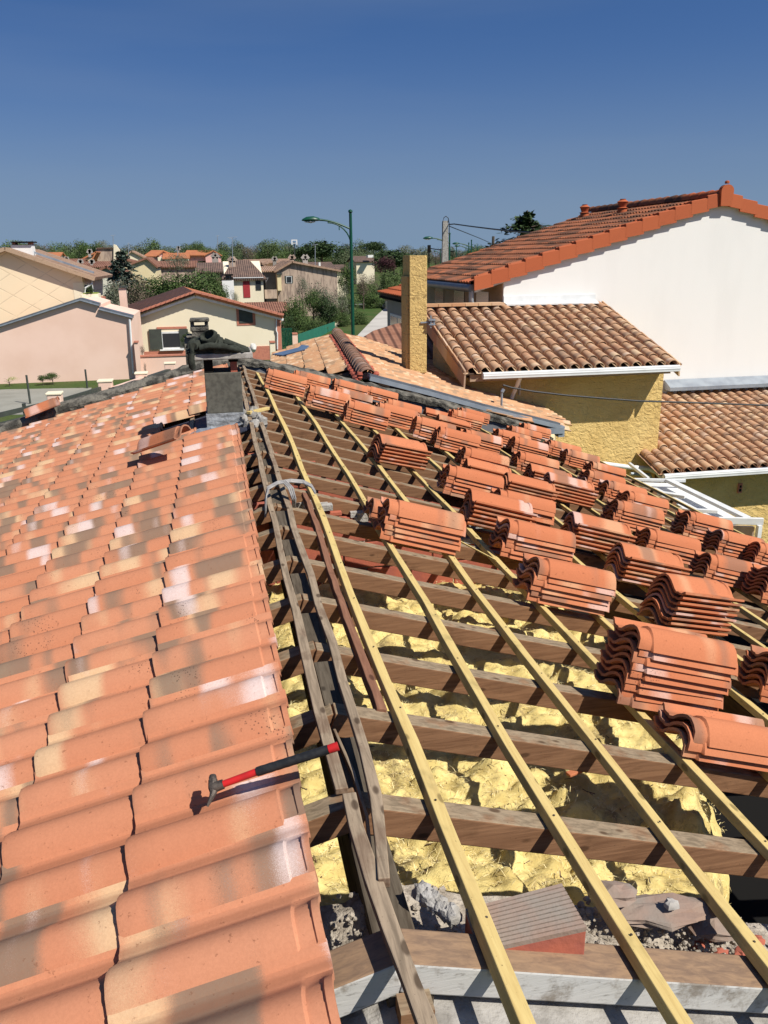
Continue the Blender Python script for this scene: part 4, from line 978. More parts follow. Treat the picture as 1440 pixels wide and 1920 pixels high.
# flat verge tiles down the left edge, hanging
for r in range(9):
    t0, t1 = r / 9, (r + 1.08) / 9; b = MB(); A = e0 + up * t0; B_ = e0 + up * t1; b.prism([A + Vector((-.02, 0, .03)), B_ + Vector((-.02, 0, .045)), B_ + Vector((-.035, 0, -.26)), A + Vector((-.035, 0, -.27))], (.03, 0, 0)); b.uv = [(random.random(), .5)] * len(b.v); obj('verge_tile', b, M['canal'], yh)
    b = MB(); A = e1 + up * t0; B_ = e1 + up * t1; b.prism([A + Vector((.0, 0, .03)), B_ + Vector((.0, 0, .045)), B_ + Vector((.015, 0, -.20)), A + Vector((.015, 0, -.22))], (.03, 0, 0)); b.uv = [(random.random(), .5)] * len(b.v); obj('verge_tile', b, M['canal'], yh)
tt = e0 + up
for i in range(8):
    xa_ = e0.x + .02 + i * .29
    if xa_ > atY(945, 570, WY).x - .1: break
    b = MB(); b.box(xa_, xa_ + .28, WY - .35, WY - .02, tt.z + .02, tt.z + .075); b.uv = [(.5, .5)] * 8; obj('capping_tile', b, M['tan'], yh)
qa, qb = atY(946, 570, WY - .1).x, atY(1118, 570, WY - .1).x
b = MB(); b.prism([(qa, WY - .002, tt.z + .19), (qa, WY - .002, tt.z + .03), (qa, WY - .24, tt.z + .0), (qa, WY - .24, tt.z + .03), (qa, WY - .05, tt.z + .07), (qa, WY - .04, tt.z + .19)], (qb - qa, 0, 0)); obj('flashing', b, M['white'], yh)
b = MB(); b.box(atY(976, 600, 14.5).x - .0, atY(976, 600, 14.5).x + .01, 14.4, 14.5, ze - .5, ze - .3); obj('bracket', b, M['white'], yh)
# small vent symbol plate etc on the second extension, second lean-to on the right
tz2 = atY(1350, 733, WY).z; ez2y = 13.75; ez2 = atY(1340, 884, ez2y).z + .03
f0 = Vector((atY(1238, 884, ez2y).x, ez2y, ez2)); f1 = Vector((f0.x + 21 * .232, ez2y, ez2)); up2 = Vector((0, WY - ez2y, tz2 - ez2))
y2 = thing('lower_extension', (10.5, 15.5, GZ), 'lower yellow extension with barrel tile roof at the right edge of the photo', 'building')
canal_roof(y2, f0, f1, up2, 11, 21, (up2.length - .12) / 11)
b = MB(); w2y = ez2y + .42
b.prism([(f0.x + .5, w2y, GZ), (f0.x + .5, w2y, ez2 + .0), (f0.x + .5, WY - .02, tz2 - .1), (f0.x + .5, WY - .02, GZ)], (5.5, 0, 0)); obj('wall', b, M['yellow'], y2)
gutter(f0.x + .05, f1.x, ez2y - .05, ez2 - .06, y2)
b = MB(); b.beam((f0.x + .1, ez2y + .05, ez2 - .15), (f1.x, ez2y + .05, ez2 - .15), .03, .1); obj('fascia', b, M['zincdark'], y2)
qa = atY(1252, 708, WY - .15); b = MB(); b.prism([(qa.x, WY - .01, tz2 + .32), (qa.x, WY - .3, tz2 + .18), (qa.x, WY - .3, tz2 + .10), (qa.x, WY - .01, tz2 + .10)], (6, 0, 0)); obj('flashing', b, M['zinc'], y2)
p = atY(1387, 915, w2y - .01); b = MB(); b.box(p.x - .045, p.x + .045, w2y - .03, w2y, p.z - .1, p.z + .1); vt = obj('wall_vent', b, M['brickband'], y2)
b = MB(); b.box(p.x - .025, p.x + .025, w2y - .036, w2y - .03, p.z - .07, p.z - .01); b.box(p.x - .02, p.x + .02, w2y - .036, w2y - .03, p.z + .01, p.z + .06); obj('slot', b, M['near_black'], vt)
# --- veranda frame of white metal
vf = thing('veranda_frame', atZ(1300, 950, -2.5), 'white metal veranda frame between the tile stacks and the yellow walls', 'veranda')
def vb(p, q, z=-2.3, w_=.05, h_=.05, nm='beam', dz=0, m_='white'):
    b = MB(); b.beam(atZ(*p, z + dz), atZ(*q, z + dz), w_, h_); obj(nm, b, M[m_], vf, bevel=.006)
vb((1186, 902), (1285, 904)); vb((1252, 903), (1400, 975), w_=.12); vb((1230, 926), (1285, 934), w_=.10); 
vb((1180, 872), (1215, 900), w_=.05); vb((1268, 958), (1345, 962), w_=.06)
vb((1346, 982), (1430, 984), w_=.05, h_=.1)
b = MB(); P = [atZ(*p, -2.42) for p in ((1195, 905), (1262, 907), (1395, 980), (1350, 992))]; b.prism(P, (0, 0, .01)); obj('roof_sheet', b, M['white'], vf)
p = atZ(1424, 985, -2.3); b = MB(); b.box(p.x - .03, p.x + .03, p.y - .03, p.y + .03, GZ, -2.3); obj('post', b, M['white'], vf)
p0_ = atZ(1362, 986, -2.35); p1_ = atZ(1415, 988, -2.35); b = MB(); b.prism([p0_, p1_, p1_ + Vector((0, 0, -1.2)), p0_ + Vector((0, 0, -1.2))], (0, .05, 0)); obj('side_screen', b, M['brownwall'], vf)
pp = thing('rain_pipe', atY(1180, 875, 14.35), 'white rainwater pipe running along the foot of the yellow wall', 'pipe')
P = [atY(u, v, 14.35) for u, v in ((1120, 868), (1180, 876), (1215, 878), (1232, 886), (1243, 900), (1243, 925))]; b = MB(); b.tube(P, .045, 10); obj('pipe', b, M['white'], pp, smooth=True)
P = [atY(u, v, 14.37) for u, v in ((1182, 888), (1218, 890), (1222, 900))]; b = MB(); b.tube(P, .035, 10); obj('pipe', b, M['zinc'], pp, smooth=True)
# --- tan roof of the attached neighbour
R0 = atY(690, 700, 12.15); zr = R0.z - .10; R1 = atZ(632, 628, zr)
tn = thing('tan_roof_house', (R0.x, 15, GZ), 'attached neighbour house with low tan tiled roof and clay ridge', 'house')
tsl = .30; rdv = Vector((R1.x - R0.x, R1.y - R0.y, 0)).normalized(); acr = Vector((rdv.y, -rdv.x, 0))
def inpoly(x, y, P):
    c = False; j = len(P) - 1
    for i in range(len(P)):
        if ((P[i][1] > y) != (P[j][1] > y)) and (x < (P[j][0] - P[i][0]) * (y - P[i][1]) / (P[j][1] - P[i][1]) + P[i][0]): c = not c
        j = i
    return c
Rz0 = Vector((R0.x, R0.y, zr))
nR = Vector((acr.x * tsl, acr.y * tsl, 1)); nL = Vector((-acr.x * tsl, -acr.y * tsl, 1))
polyR = [atPL(u, v, Rz0, nR) for u, v in ((690, 704), (632, 628), (680, 637), (722, 648), (765, 664), (860, 704), (962, 744), (1046, 792), (1040, 802), (860, 762))]
polyL = [atPL(u, v, Rz0, nL) for u, v in ((690, 704), (632, 628), (600, 637), (560, 650), (510, 668), (505, 690))]
cnt = 0
for P_, sg, nn in ((polyR, 1, nR), (polyL, -1, nL)):
    Dn = Vector((acr.x * sg, acr.y * sg, -tsl)).normalized(); N = nn.normalized(); P2 = [(p.x, p.y) for p in P_]
    b = MB(); b.prism([p - N * .03 for p in P_], -N * .05); obj('roof_deck', b, M['darkwood'], tn)
    lst = []
    for k in range(14):
        for j in range(-4, 48):
            o = Rz0 + Dn * (.36 * k + .08) + rdv * (.235 * j) + N * .0; c_ = o + Dn * .22 + rdv * .0
            if c_.y < coping_y(c_.x) + .33 or not inpoly(c_.x, c_.y, P2): continue
            X = (Dn + N * .05 ).normalized(); Yv = N.cross(X).normalized(); Z = X.cross(Yv)
            o2 = o + N * random.uniform(.0, .004) + rdv * random.uniform(-.004, .004) + Dn * random.uniform(-.008, .008)
            lst.append(frame(o2, X, Yv if sg < 0 else Yv, Z))
    for Mx in lst: place(ME_TAN, 'roof_tile', Mx, tn); cnt += 1
print('tan tiles', cnt)
b = MB(); b.prism([p + Vector((0, .05, -.2)) for p in polyR], (0, 0, -3.6)); 
obj('wall', b, M['yell2'], tn)
# clay ridge of the neighbour, mortared
nrd = int((R1 - R0).length / .34)
for i in range(nrd + 1):
    b = MB(); o = Vector((R0.x, R0.y, zr + .045)) + rdv * (.34 * i); vs = []; fs = []; uv = []; seg = 8
    for sd in (0, 1):
        for (t_, r_) in ((0, .135), (.36, .115)):
            for k in range(seg + 1): a = math.pi * k / seg; rr = r_ - sd * .014; vs.append(o + rdv * t_ + acr * (-rr * math.cos(a)) + Vector((0, 0, rr * math.sin(a) * .95))); uv.append((t_ * 2, k / seg))
    n_ = seg + 1
    for k in range(seg): fs += [(k, k + 1, k + n_ + 1, k + n_), (2 * n_ + k, 3 * n_ + k, 3 * n_ + k + 1, 2 * n_ + k + 1), (k, 2 * n_ + k, 2 * n_ + k + 1, k + 1)]
    b.add(vs, fs, uv); obj('ridge_tile', b, M['ridge_clay'], tn, smooth=True)
b = MB()
for sd in (-1, 1):
    for i in range(int((R1 - R0).length / .06)):
        o = Vector((R0.x, R0.y, zr - .0)) + rdv * (.06 * i) + acr * sd * (.15 + random.uniform(-.012, .02)); lumpy(b, o, (.05, .05, .04), i * 1.3 + sd, n=4)
for k in range(9):
    a = math.pi * k / 8; o = Vector((R0.x, R0.y, zr + .04)) - rdv * .01 + acr * (-.13 * math.cos(a)) + Vector((0, 0, .12 * math.sin(a))); 
    if k in (0, 1, 7, 8): lumpy(b, o, (.045, .045, .04), k * 2.2, n=4)
obj('ridge_mortar', b, M['mortar_red'], tn, smooth=True, kind='stuff')
b = MB(); o = Vector((R0.x, R0.y, zr + .0)) + rdv * .12
b.prism([o + acr * (-.11 * math.cos(math.pi * k / 8)) + Vector((0, 0, .10 * math.sin(math.pi * k / 8))) for k in range(9)], rdv * .03); obj('ridge_plug', b, M['fascia'], tn)
# zinc gutter between coping and tan roof, ending in a box at the right
zp = [cop_pt(*p) + Vector((0, .34, 0)) for p in ((640, 712), (750, 728), (905, 765), (1046, 800))]
zq = [atPL(u, v, (0, 11.45 + .36, 0), (-.08, 1, 0)) for u, v in ((690, 700), (800, 728), (905, 757), (1046, 792))]
b = MB()
for a_, c_ in zip(zq, zq[1:]): b.beam(a_ + Vector((0, 0, -.05)), c_ + Vector((0, 0, -.05)), .13, .05)
obj('gutter', b, M['zincdark'], tn)
b = MB()
for a_, c_ in zip(zq, zq[1:]): b.beam(a_ + Vector((0, -.09, -.09)), c_ + Vector((0, -.09, -.09)), .05, .06)
obj('gutter_lip', b, M['zinc'], tn)
g = zq[-1]; b = MB(); b.box(g.x - .32, g.x + .06, g.y - .12, g.y + .1, g.z - .16, g.z - .06); b.box(g.x - .02, g.x + .08, g.y - .1, g.y + .06, g.z - .22, g.z - .05); obj('gutter_box', b, M['zinc'], tn)
p = [atPL(u, v, Rz0, nL) for u, v in ((512, 672), (560, 660), (566, 655), (580, 657), (572, 664), (530, 675))]
b = MB(); b.prism([q + Vector((0, 0, .085)) for q in p], (0, 0, .02)); obj('valley_flashing', b, simple('blue_zinc', (.10, .16, .26, 1), (.14, .2, .3, 1), 6, .5, .2), tn)
# insulator / bracket with black service cable across the yellow wall
b = MB(); A = atY(941, 735, 12.9); b.tube([A + Vector((0, 0, -.25)), A], .018, 6); b.box(A.x - .05, A.x + .03, 12.88, 12.92, A.z - .28, A.z - .24); b.tube([A, A + Vector((.03, 0, .05))], .03, 6); obj('cable_bracket', b, M['zinc'], label='grey bracket holding the black cable on the tan roof', cat='bracket')
b = MB(); pts = []
for i in range(25):
    t_ = i / 24; u = 945 + 620 * t_; v = 738 + 42 * math.sin(t_ * 1.35) / math.sin(1.35) * .72 - 4 * t_; pts.append(atY(u, v, 12.9))
pts = [atY(u, v, 12.9) for u, v in ((943, 722), (960, 727), (1000, 734), (1060, 741), (1120, 746), (1200, 752), (1300, 755), (1380, 758), (1440, 760), (1600, 768))]
b.tube(pts, .016, 6); obj('service_cable', b, M['black'], smooth=True, label='black overhead cable crossing in front of the yellow wall', cat='cable')
# --- yellow chimney
yc = thing('yellow_chimney', (3.2, 15.2, -1), 'tall yellow roughcast chimney standing left of the lean-to', 'chimney')
yy = 14.9; A = atY(768, 479, yy); B_ = atY(801, 481, yy); Cc = atY(762, 600, yy)
zb = atY(780, 700, yy).z
b = MB(); b.box(A.x, B_.x, yy, yy + .55, zb, A.z); obj('stack', b, M['yellowchim'], yc, bevel=.01)
b = MB(); z1 = atY(762, 518, yy).z; b.box(A.x - .045, A.x + .0, yy + .05, yy + .5, zb, z1); obj('stack_flank', b, M['yellowchim'], yc, bevel=.01)
p = atY(800, 604, yy); b = MB(); b.box(p.x - .12, p.x + .12, yy - .03, yy - .01, p.z - .015, p.z + .01)
b.box(p.x + .02, p.x + .14, yy - .1, yy + .02, p.z - .05, p.z - .03); b.box(p.x + .02, p.x + .14, yy - .1, yy + .02, p.z + .03, p.z + .05); b.box(p.x + .05, p.x + .07, yy - .08, yy - .06, p.z - .1, p.z + .12); b.box(p.x + .11, p.x + .13, yy - .08, yy - .06, p.z - .06, p.z + .06)
obj('cable_clamp', b, M['zinc'], yc)
# --- concrete chimney cap beyond the coping
cc = thing('concrete_chimney', atY(375, 690, 12.4), 'small grey concrete chimney with open cap behind the coping', 'chimney')
yy = 12.4
def pbox(u0, u1, v0, v1, y, dep, nm, mat, par, bev=0.0, **k):
    a = atY(u0, v1, y); c = atY(u1, v0, y); b = MB(); b.box(a.x, c.x, y, y + dep, a.z, c.z); return obj(nm, b, M[mat], par, bevel=bev, **k)
pbox(355, 392, 598, 605, yy - .05, .40, 'cap', 'slab2' if 'slab2' in M else 'concrete', cc, .02)
pbox(357, 363, 605, 613, yy, .3, 'cap_leg', 'concrete', cc); pbox(384, 390, 605, 613, yy, .3, 'cap_leg', 'concrete', cc)
pbox(357, 391, 612, 622, yy, .3, 'collar', 'concrete', cc, .01); pbox(360, 388, 622, 630, yy + .01, .28, 'neck', 'concrete', cc)
pbox(349, 398, 629, 634, yy - .06, .42, 'slab', 'concrete', cc, .01); pbox(354, 393, 634, 740, yy, .3, 'stack', 'concrete', cc)
# --- dark roof and orange roofed house behind the tan roof
def roof_poly(name, pts, mat, parent, th=.08, uvd=None):
    b = MB(); P = [Vector(p) for p in pts]; n = len(P); N = (P[1] - P[0]).cross(P[2] - P[0]).normalized(); N = N if N.z > 0 else -N
    e = Vector((uvd or (P[1] - P[0]))); e = (e - N * e.dot(N)).normalized(); f_ = N.cross(e)
    b.prism(P, -N * th); b.uv = [((v.dot(e)), v.dot(f_)) for v in b.v]; return obj(name, b, M[mat], parent)
db = thing('brown_roof_house', (4, 22, GZ), 'low house with red brown roof half in shade behind the tan roof', 'house')
a1, a2, a3, a4 = atY(655, 648, 19.5), atY(722, 606, 24), atY(800, 560, 24), atY(800, 680, 18.5)
P = [atY(676, 640, 20), atY(716, 618, 23), atY(740, 612, 24.5), atY(812, 600, 24.5), atY(812, 670, 20), atY(765, 668, 19.5), atY(700, 648, 19.6)]
pl = atY(700, 640, 20); nn = Vector((.28, -.1, 1)); P = [atPL(u, v, pl, (.05, -.30, 1)) for u, v in ((668, 640), (700, 620), (742, 607), (815, 598), (815, 672), (765, 670), (700, 650))]
roof_poly('roof', P, 'r_redbrown', db, uvd=(1, 0, 0)); b = MB(); b.prism([Vector((p.x, p.y, -2.2)) for p in P], (0, 0, -2.8)); obj('wall', b, M['greywall'], db)
oh = thing('orange_roof_house', (6, 28, GZ), 'grey walled house with bright orange hipped roof and blue window', 'house')
OY = 27; pl = atY(760, 558, OY)
A0 = atY(709, 548, 33.0); ea = A0.z; ztop = ea + .60
E_ = [Vector((A0.x, OY, ea)), Vector((A0.x + 3.6, OY, ea)), Vector((A0.x + 3.6, 33.0, ea)), Vector((A0.x, 33.0, ea))]
R_a, R_b = Vector((A0.x + 1.8, OY + 1.8, ztop)), Vector((A0.x + 1.8, 33.0 - 1.8, ztop))
N_ = None
def slope_field(parent, A, B_, Cc, Dd, nrow, ncol, mat):
    """quad A-B eave, D-C top; stepped corrugated courses"""
    for r in range(nrow):
        b = MB(); vs = []; fs = []; uv = []; per = 4
        N = (B_ - A).cross(Dd - A).normalized(); N = N if N.z > 0 else -N
        for t_ in (0, 1):
            tt_ = min(1, (r + 1 - t_ * 1.1) / nrow) if t_ == 0 else max(-.01, (r - .05) / nrow)
            a = A.lerp(Dd, tt_); c_ = B_.lerp(Cc, tt_)
            for c in range(ncol * per + 1): vs.append(a.lerp(c_, c / (ncol * per)) + N * (.02 * (1 + math.sin(2 * math.pi * c / per)) + .035 * t_)); uv.append((t_, c / per * .5))
        m_ = ncol * per + 1
        for c in range(m_): vs.append(vs[m_ + c] - N * .05); uv.append((1, .5))
        for c in range(ncol * per): fs += [(c, c + 1, c + 1 + m_, c + m_), (m_ + c, m_ + c + 1, 2 * m_ + c + 1, 2 * m_ + c)]
        b.add(vs, fs, uv); obj('tile_course', b, mat, parent)
slope_field(oh, E_[0], E_[1], R_a, R_a - Vector((.01, 0, 0)), 5, 14, M['w_orange']); slope_field(oh, E_[3], E_[0], R_a, R_b, 5, 20, M['w_orange']); slope_field(oh, E_[1], E_[2], R_b, R_a, 5, 20, M['w_orange'])
b = MB(); b.box(A0.x + .30, A0.x + 3.3, OY + .3, 32.7, GZ, ea - .08); obj('wall', b, M['greywall'], oh)
b = MB(); b.box(A0.x + .06, A0.x + .3, OY + .1, 32.9, ea - .14, ea - .04); obj('soffit', b, M['darkwood'], oh)
for i in range(20):
    b = MB(); b.box(A0.x + .0, A0.x + .28, OY + .2 + .29 * i, OY + .3 + .29 * i, ea - .20, ea - .12); obj('eave_bracket', b, M['near_black'], oh)
def atX(u, v, x): d = ray(u, v); return CP + d * ((x - CP.x) / d.x)
wxp = A0.x + .30; p0 = atX(733, 587, wxp); p1 = atX(763, 616, wxp); q0 = min(p0.y, p1.y); q1 = max(p0.y, p1.y); zt1 = p0.z; zb1 = zt1 - 1.15
b = MB(); b.box(wxp - .04, wxp + .03, q0, q1, zb1, zt1); f = obj('window', b, M['white'], oh)
qm = (q0 + q1) / 2; b = MB(); b.box(wxp - .05, wxp - .03, q0 + .12, qm - .05, zb1 + .08, zt1 - .08); obj('pane', b, M['blueglass'], f); b = MB(); b.box(wxp - .05, wxp - .03, qm + .05, q1 - .12, zb1 + .08, zt1 - .08); obj('pane', b, M['blueglass'], f)
# =================================================================== STREET FURNITURE
def lamp_tree(name, Pb, ht, arm, label, sc=1.0, group=None, y_dir=0):
    t = thing(name, Pb, label, 'street lamp', group); x, y, z = Pb; zt_ = z + ht
    b = MB(); b.tube([(x, y, z), (x, y, z + 1.2), (x, y, zt_)], [.09 * sc, .075 * sc, .055 * sc], 12); b.tube([(x, y, zt_), (x, y, zt_ + .05), (x, y, zt_ + .11), (x, y, zt_ + .14)], [.04, .085 * sc, .07 * sc, .01], 10); obj('pole', b, M['green'], t, smooth=True)
    b = MB(); n_ = 8; a1 = [(x - arm * .78 * k / n_, y, zt_ - .42 * sc * ht / 8 + .42 * sc * ht / 8 * math.sin(math.pi / 2 * k / n_) * .98 - .0) for k in range(n_ + 1)]
    a1 = [Vector((x - arm * .74 * k / n_, y, zt_ - .55 + .32 * math.sin(math.pi / 2 * k / n_))) for k in range(n_ + 1)]
    b.tube(a1, .035 * sc, 8)
    a2 = [Vector((x - arm * .55 * (1 - math.cos(math.pi / 2 * k / n_)) , y, zt_ - 1.15 + .83 * math.sin(math.pi / 2 * k / n_))) for k in range(n_ + 1)]
    b.tube(a2, .026 * sc, 8); b.tube([a1[3], a1[3] - Vector((0, 0, .22))], .018 * sc, 6); obj('bracket', b, M['green'], t, smooth=True)
    hd = a1[-1]; b = MB(); L_ = arm * .42
    pts = [hd + Vector((.12, 0, 0)), hd, hd + Vector((-.05 * L_, 0, .01)), hd + Vector((-.35 * L_, 0, .03)), hd + Vector((-.7 * L_, 0, .015)), hd + Vector((-.93 * L_, 0, -.02)), hd + Vector((-L_, 0, -.04))]
    b.tube(pts, [.05, .06, .09, .14, .13, .07, .02], 12); b.v = [Vector((v.x, v.y, hd.z + (v.z - hd.z) * (.8 if v.z > hd.z else .45))) for v in b.v]; obj('lamp_head', b, M['green'], t, smooth=True)
    b = MB(); b.tube([hd + Vector((-.25 * L_, 0, -.055)), hd + Vector((-.5 * L_, 0, -.06)), hd + Vector((-.85 * L_, 0, -.065))], [.04, .10, .03], 10); b.v = [Vector((v.x, v.y, hd.z - .055 + (v.z - hd.z + .055) * .55)) for v in b.v]; obj('lens', b, M['lampglass'], t, smooth=True)
    return t
Lt = atY(657, 400, 32); lamp_tree('street_lamp', (Lt.x, 32, GZ), Lt.z - GZ, Lt.x - atY(578, 400, 32).x, 'tall green street lamp with curved arm in the centre, nearest of all lamps', group='green street lamps')
for (u, v, ua, Y, lab) in ((843, 440, 800, 58, 'green street lamp whose pole shows just right of the concrete pole'), (884, 452, 853, 82, 'green street lamp rightmost of the pair above the orange roof'), (879, 457, 856, 90, 'green street lamp left of the close pair above the roof'),
        (856, 462, 832, 105, 'thin green street lamp between concrete pole and the close pair'), (826, 468, 815, 125, 'small far green lamp left of the concrete pole'), (896, 459, 890, 150, 'tiny farthest lamp right of the pair')):
    t_ = atY(u, v, Y); gz_ = ground_z(t_.x, Y); lamp_tree('street_lamp', (t_.x, Y, gz_), t_.z - gz_, t_.x - atY(ua, v, Y).x, lab, 1.0, 'green street lamps')
UY = 52; a = atY(829, 414, UY); c_ = atY(841, 414, UY); b = MB()
t = thing('utility_pole', ((a.x + c_.x) / 2, UY, GZ), 'square concrete utility pole with cables beside the street lamps', 'pole')
xm = (a.x + c_.x) / 2; hw = (c_.x - a.x) / 2
b = MB(); b.hexa([(xm - hw * 1.3, UY - .15, GZ), (xm + hw * 1.3, UY - .15, GZ), (xm + hw * 1.3, UY + .15, GZ), (xm - hw * 1.3, UY + .15, GZ), (xm - hw * .8, UY - .1, a.z), (xm + hw * .8, UY - .1, a.z), (xm + hw * .8, UY + .1, a.z), (xm - hw * .8, UY + .1, a.z)]); obj('post', b, M['conc2'], t)
b = MB(); b.tube([Vector((xm - hw * 1.05, UY - .12, a.z - 1.2)), Vector((xm - hw * 1.05, UY - .12, a.z - .1)), Vector((xm - hw * .6, UY - .12, a.z + .18)), Vector((xm, UY - .12, a.z + .26)), Vector((xm + hw * .7, UY - .12, a.z + .16)), Vector((xm + hw * 1.1, UY - .12, a.z - .2)), Vector((xm + hw * 1.1, UY - .12, a.z - .9))], .025, 6); obj('cable', b, M['black'], t)
def wire(name, pts, r, lab):
    b = MB(); b.tube(pts, r, 5); obj(name, b, M['black'], smooth=True, label=lab, cat='cable')
wire('overhead_cable', [atY(841, 421, UY), atY(852, 420, 50), atY(880, 424, 46), atY(920, 429, 40), atY(965, 434, 34), atY(1010, 437, 30)], .035, 'thick upper cable running right from the concrete pole')
wire('overhead_cable', [atY(842, 424, UY), atY(870, 435, 60), atY(900, 447, 75), atY(925, 458, 95)], .03, 'thin lower cable running down to the small wooden pole')
p = atY(925, 443, 95); b = MB(); b.tube([(p.x, 95, ground_z(p.x, 95)), (p.x, 95, p.z)], .16, 6); obj('wooden_pole', b, M['trunk'], label='short wooden pole peeking over the orange roof', cat='pole')
p = atY(805, 470, 140); b = MB(); b.box(p.x - .25, p.x + .25, 140, 140.3, p.z - .3, p.z + .9); b.tube([(p.x, 140.2, ground_z(p.x, 140)), (p.x, 140.2, p.z)], .1, 6); b.beam((p.x, 140.2, p.z + .3), (p.x + 4, 139, p.z - .3), .15, .15); obj('traffic_signal', b, M['near_black'], label='small dark traffic light on an arm far down the road', cat='traffic light')
# =================================================================== HOUSES
def window(par, u0, u1, v0, v1, y, frame_='white', pane='glass', brick=None, mull=True):
    if brick: bpx = 4.5; pbox(u0 - bpx, u1 + bpx, v0 - bpx - 2, v1 + bpx, y - .03, .05, 'surround', brick, par)
    f_ = pbox(u0, u1, v0, v1, y - .06, .05, 'window', frame_, par); e = max(.8, (u1 - u0) * .09)
    if pane: pbox(u0 + e, u1 - e, v0 + e, v1 - e, y - .075, .03, 'pane', pane, f_)
    return f_
def gable(par, pts, y, dep, mat):
    b = MB(); P = [atY(u, v, y) for u, v in pts]; lo = [Vector((P[0].x, y, GZ))] + P + [Vector((P[-1].x, y, GZ))]; b.prism(lo, (0, dep, 0)); return obj('wall', b, M[mat], par)
# cream house (centre left)
HY = 55
h = thing('cream_house', atY(385, 660, HY), 'cream gable house with dark shutters and brick trimmed windows beyond the chimney', 'house')
gable(h, [(246, 592), (366, 552), (526, 592)], HY, .5, 'cream')
b = MB(); p_, q_ = atY(262, 600, HY), atY(512, 600, HY); b.box(p_.x, q_.x, HY + .5, HY + 7, GZ, p_.z - .3); obj('wall', b, M['cream'], h)
Lc, Pk, Rc = atY(240, 594, HY), atY(366, 549, HY), atY(530, 592, HY); bk = Vector((-1.5, 9.6, 0)); fo = Vector((0, -.45, 0))
bk = atZ(343, 538, Pk.z) - Pk
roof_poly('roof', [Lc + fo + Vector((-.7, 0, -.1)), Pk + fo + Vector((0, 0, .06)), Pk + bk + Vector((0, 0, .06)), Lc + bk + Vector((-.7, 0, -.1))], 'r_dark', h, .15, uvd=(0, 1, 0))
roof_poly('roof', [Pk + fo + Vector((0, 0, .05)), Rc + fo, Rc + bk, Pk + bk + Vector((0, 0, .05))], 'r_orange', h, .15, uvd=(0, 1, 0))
for a_, c_ in ((Lc, Pk), (Pk, Rc)):
    n_ = 14
    for i in range(n_):
        b = MB(); p = a_.lerp(c_, i / n_) + fo * 1.1 + Vector((0, 0, .02)); q = a_.lerp(c_, (i + 1.05) / n_) + fo * 1.1 + Vector((0, 0, .05)); b.beam(p, q, .3, .12); obj('verge_tile', b, M['brickband'], h)
    b = MB(); b.beam(a_ + fo * .6 + Vector((0, 0, -.30)), c_ + fo * .6 + Vector((0, 0, -.30)), .06, .15); obj('barge_board', b, M['white'], h)
window(h, 449, 473, 580, 606, HY, 'shutter', None, 'brickband'); b = None
f_ = window(h, 303, 343, 621, 655, HY); pbox(300, 345, 654, 658, HY - .2, .2, 'sill', 'white', h)
pbox(282, 302, 617, 656, HY - .12, .06, 'shutter', 'shutter', h); pbox(338, 352, 617, 652, HY - .1, .04, 'shutter', 'shutter', h); pbox(294, 350, 612, 617.5, HY - .04, .05, 'lintel', 'brickband', h)
pbox(262, 352, 657, 690, HY - .05, .06, 'plinth', 'brickband', h); pbox(470, 523, 648, 690, HY - .05, .06, 'plinth', 'brickband', h)
pbox(519.5, 526, 594, 668, HY - .06, .1, 'corner_bricks', 'brickband', h); pbox(241, 246.5, 596, 668, HY - .06, .1, 'corner_bricks', 'brickband', h)
b = MB(); b.tube([atY(518, 594, HY - .1), atY(518, 620, HY - .1), atY(520, 625, HY - .1), atY(520, 655, HY - .1)], .05, 6); obj('downpipe', b, M['white'], h)
# pink chimney of that house
c0_ = thing('pink_chimney', atY(231, 580, 56), 'slim pink chimney with dark cap left of the cream house roof', 'chimney'); pbox(227, 235, 540, 590, 56, .5, 'stack', 'pink', c0_); pbox(224, 237, 536.5, 540, 55.9, .7, 'cap', 'shutter', c0_)
# pink garage
PY = 48
h = thing('pink_garage', atY(120, 705, PY), 'pink rendered garage with zinc edged gable at the left', 'garage')
gable(h, [(-70, 634), (0, 613), (150, 563), (184, 573), (184, 580), (246, 594)], PY, 6, 'pink')
for a_, c_ in (((-70, 632), (150, 560)), ((150, 560), (185, 570)), ((185, 577), (248, 593))):
    b = MB(); b.beam(atY(*a_, PY - .1) + Vector((0, .3, -.12)), atY(*c_, PY - .1) + Vector((0, .3, -.12)), .7, .16); obj('zinc_edge', b, M['zincdark'], h)
    b = MB(); b.beam(atY(a_[0], a_[1] + 2.5, PY - .2) + Vector((0, 0, -.03)), atY(c_[0], c_[1] + 2.5, PY - .2) + Vector((0, 0, -.03)), .1, .06); obj('gutter', b, M['zinc'], h)
b = MB(); b.tube([atY(243, 598, PY - .15), atY(244, 612, PY - .15), atY(250, 700, PY - .15)], .06, 6); obj('downpipe', b, M['white'], h)
